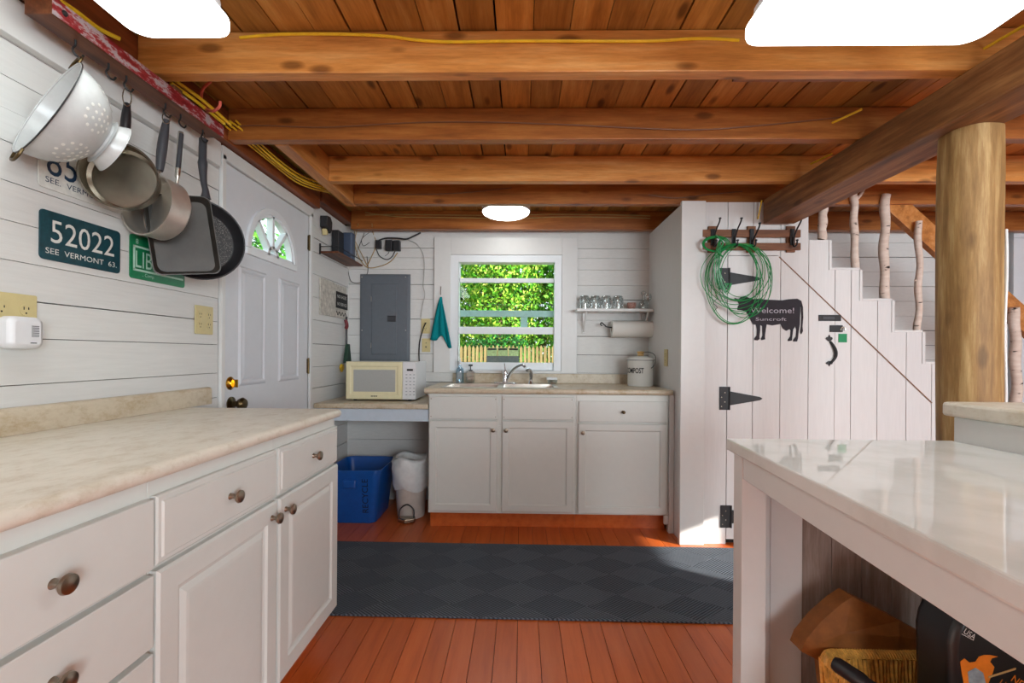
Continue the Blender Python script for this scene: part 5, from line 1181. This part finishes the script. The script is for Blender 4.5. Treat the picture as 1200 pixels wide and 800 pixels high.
for k, pts in enumerate((((66, -2, 2.13), (90, 14, 2.125), (115, 33, 2.12), (141, 46, 2.115)), ((200, 97, 2.11), (230, 119, 2.10), (263, 145, 2.09)), ((206, 95, 2.12), (238, 118, 2.11), (270, 146, 2.10)))):
    bm = B(); tube(bm, [atz(*p_) for p_ in pts], .0065, 6, 6)
    obj('yellow_cable', bm, 'yellow', smooth=True, label=['yellow cable above the near end of the pan rack', 'lower yellow cable beside the far end of the pan rack', 'upper yellow cable beside the far end of the pan rack'][k], cat='cable')
bm = B(); tube(bm, [V(1.43, 2.84, 1.97), V(1.432, 2.8, 2.07), V(1.40, 2.7, 2.095), V(1.405, 2.2, 2.15), V(1.41, 1.9, 2.1)][:2], .004, 6); 
obj('yellow_cable', bm, 'yellow', smooth=True, label='yellow cable end poking out at the far end of the main beam', cat='cable')
for (a_, b_, y0_, lb) in (((962, 62 + 88), (1010, 128), 1.95, 'yellow cable between the first and second joists beside the main beam'), ((1153, 57), (1200, 30), 1.4, 'yellow cable above the near end of the main beam'), ((950, 192), (975, 180), 2.4, 'yellow cable between the second and third joists beside the main beam')):
    p = atz(a_[0], a_[1], JZ + .07); q = atz(b_[0], b_[1], JZ + .07); bm = B(); tube(bm, [p, q], .005, 6); obj('yellow_cable', bm, 'yellow', smooth=True, label=lb, cat='cable')

# ------------------------------------------------------------------ outdoors
bm = B(); box(bm, (-30, BY + .2, -.3), (30, 40, -.1)); box(bm, (-30, -12, -.3), (WX - .2, BY + .19, -.1)); obj('ground_outside', bm, 'grass', kind='structure')
fence = thing('picket_fence', (0, 10, -.1), 'pale wooden picket fence outside behind the kitchen window', 'fence')
for k in range(86):
    x = -3.8 + k * .086; h_ = 1.335 + .012 * math.sin(k * 1.7) - .0; bm = B(); prism(bm, [(x, 10, -.1), (x + .058, 10, -.1), (x + .058, 10, h_ - .06), (x + .029, 10, h_), (x, 10, h_ - .06)], (0, .02, 0)); obj('picket', bm, 'picket', fence)
for z in (.35, .85): bm = B(); box(bm, (-3.9, 10.021, z), (3.7, 10.05, z + .08)); obj('rail', bm, 'picket', fence)
def foliage(name, spheres, n, size, mat, label, trunk=None, cat='tree', seed=1):
    rnd = random.Random(seed); t = thing(name, (spheres[0][0], spheres[0][1], -.1), label, cat, 'trees and shrubs outside the kitchen')
    vs = []; fs = []
    for _ in range(n):
        cx_, cy_, cz_, r_ = rnd.choice(spheres); d_ = V(rnd.gauss(0, 1), rnd.gauss(0, 1), rnd.gauss(0, 1)).normalized(); q = V(cx_, cy_, cz_) + d_ * r_ * rnd.uniform(.72, 1.05)
        if q.z < -.05: continue
        nn = (d_ + V(rnd.gauss(0, .6), rnd.gauss(0, .6), rnd.gauss(0, .6))).normalized(); a_, b_ = frame_of(nn); ang = rnd.uniform(0, 6.28); a_, b_ = a_ * math.cos(ang) + b_ * math.sin(ang), b_ * math.cos(ang) - a_ * math.sin(ang)
        s = size * rnd.uniform(.6, 1.3); k0 = len(vs); vs += [q + a_ * s, q + b_ * s * .45, q - a_ * s, q - b_ * s * .45]; fs.append((k0, k0 + 1, k0 + 2, k0 + 3))
    me = bpy.data.meshes.new('foliage'); org = WL[t.name]; me.from_pydata([tuple(v_ - org) for v_ in vs], [], fs); me.materials.append(M[mat]); o = bpy.data.objects.new('foliage', me); COL.objects.link(o); o.parent = t; WL[o.name] = org
    bm = B()
    for tx, ty, th_, tr in (trunk or [(spheres[0][0], spheres[0][1], spheres[0][2], .12)]): tube(bm, [(tx, ty, -.1), (tx + .03, ty, th_)], lambda q_: tr * (1 - .5 * q_), 10)
    obj('trunk', bm, 'bark', t, smooth=True)
foliage('leafy_tree', [(-3.7, 15, 3.2, 1.45), (-3.6, 15, 2.0, 1.4), (-3.7, 15, 4.6, 1.4)], 9000, .075, 'leafm', 'mid green tree at left behind the picket fence', seed=2)
foliage('leafy_tree', [(-.7, 15, 3.4, 1.4), (-.8, 15, 2.0, 1.35), (-.6, 15, 4.6, 1.4)], 11000, .07, 'leaf', 'yellow green tree in the middle behind the picket fence', seed=3)
foliage('leafy_tree', [(2.25, 15, 3.0, 1.35), (2.2, 15, 1.8, 1.3), (2.3, 15, 4.4, 1.35)], 10000, .07, 'leaf', 'sunlit yellow green tree at right behind the picket fence', seed=4)
foliage('dark_shrub', [(-2.6, 11.6, .8, .85), (-3.6, 11.6, .8, .95)], 6500, .055, 'leafd', 'dark green shrub at left just behind the picket fence', trunk=[(-2.6, 11.6, .8, .05)], cat='shrub', seed=5)
foliage('dark_shrub', [(-.3, 11.6, .85, .8), (-.95, 11.6, .8, .75)], 6500, .055, 'leafd', 'dark green shrub in the middle just behind the picket fence', trunk=[(-.3, 11.6, .8, .05)], cat='shrub', seed=6)
foliage('dark_shrub', [(1.45, 11.6, .85, .88), (2.3, 11.7, .8, .9), (3.0, 11.7, .8, .9)], 7500, .055, 'leafd', 'dark green shrub at right just behind the picket fence', trunk=[(1.45, 11.6, .8, .05)], cat='shrub', seed=7)
foliage('hedge', [(x_, 20, z_, 1.7) for x_ in (-6, -4, -2, 0, 2, 4, 6) for z_ in (1, 3, 5)], 30000, .15, 'leafm', 'tall green hedge in the distance behind the trees', trunk=[(x_, 20, 3, .1) for x_ in (-5, 0, 5)], cat='hedge', seed=9)
foliage('leafy_tree', [(-6.2, 10.3, 2.6, 1.5), (-7.2, 9.6, 2.2, 1.5), (-5.2, 11.5, 2.6, 1.4), (-5.2, 8.6, 2.2, 1.2)], 9000, .08, 'leafm', 'green tree seen through the fan window of the left door', seed=8)
bm = B(); box(bm, (-24, 15, -.1), (14, 15.2, 1.5)); 
bm.free()

# ------------------------------------------------------------------ light
w = bpy.data.worlds.new('sky'); scene.world = w; w.use_nodes = True; bg = w.node_tree.nodes['Background']
bg.inputs['Color'].default_value = (.80, .90, 1.0, 1); bg.inputs['Strength'].default_value = 1.6
sd = bpy.data.lights.new('sun', 'SUN'); sd.energy = 11.0; sd.angle = .01; sd.color = (1, .95, .86); so_ = bpy.data.objects.new('sun', sd); COL.objects.link(so_)
sdir = V(-.80, .50, -.30).normalized(); so_.rotation_euler = sdir.to_track_quat('-Z', 'Y').to_euler()
def area(loc, dirv, sx_, sy_, e_, col_=(1, 1, 1)):
    ld_ = bpy.data.lights.new('rear_fill', 'AREA'); ld_.shape = 'RECTANGLE'; ld_.size = sx_; ld_.size_y = sy_; ld_.energy = e_; ld_.color = col_
    o = bpy.data.objects.new('rear_fill', ld_); COL.objects.link(o); o.location = loc; o.rotation_euler = Vector(dirv).to_track_quat('-Z', 'Z').to_euler()
for (a_, b_, z0_, z1_) in RH: area(((a_ + b_) / 2, RY - .1, (z0_ + z1_) / 2), (0, 1, 0), b_ - a_, z1_ - z0_, 85, (.86, .95, 1))  # fill lamps added outside the unseen rear windows to brighten the room
a_, b_, z0_, z1_ = SH[0]
vs_ = scene.view_settings; vs_.view_transform = 'Standard'; vs_.look = 'None'; vs_.gamma = 1; vs_.use_curve_mapping = False; vs_.exposure = 0.42
scene.cycles.max_bounces = 8
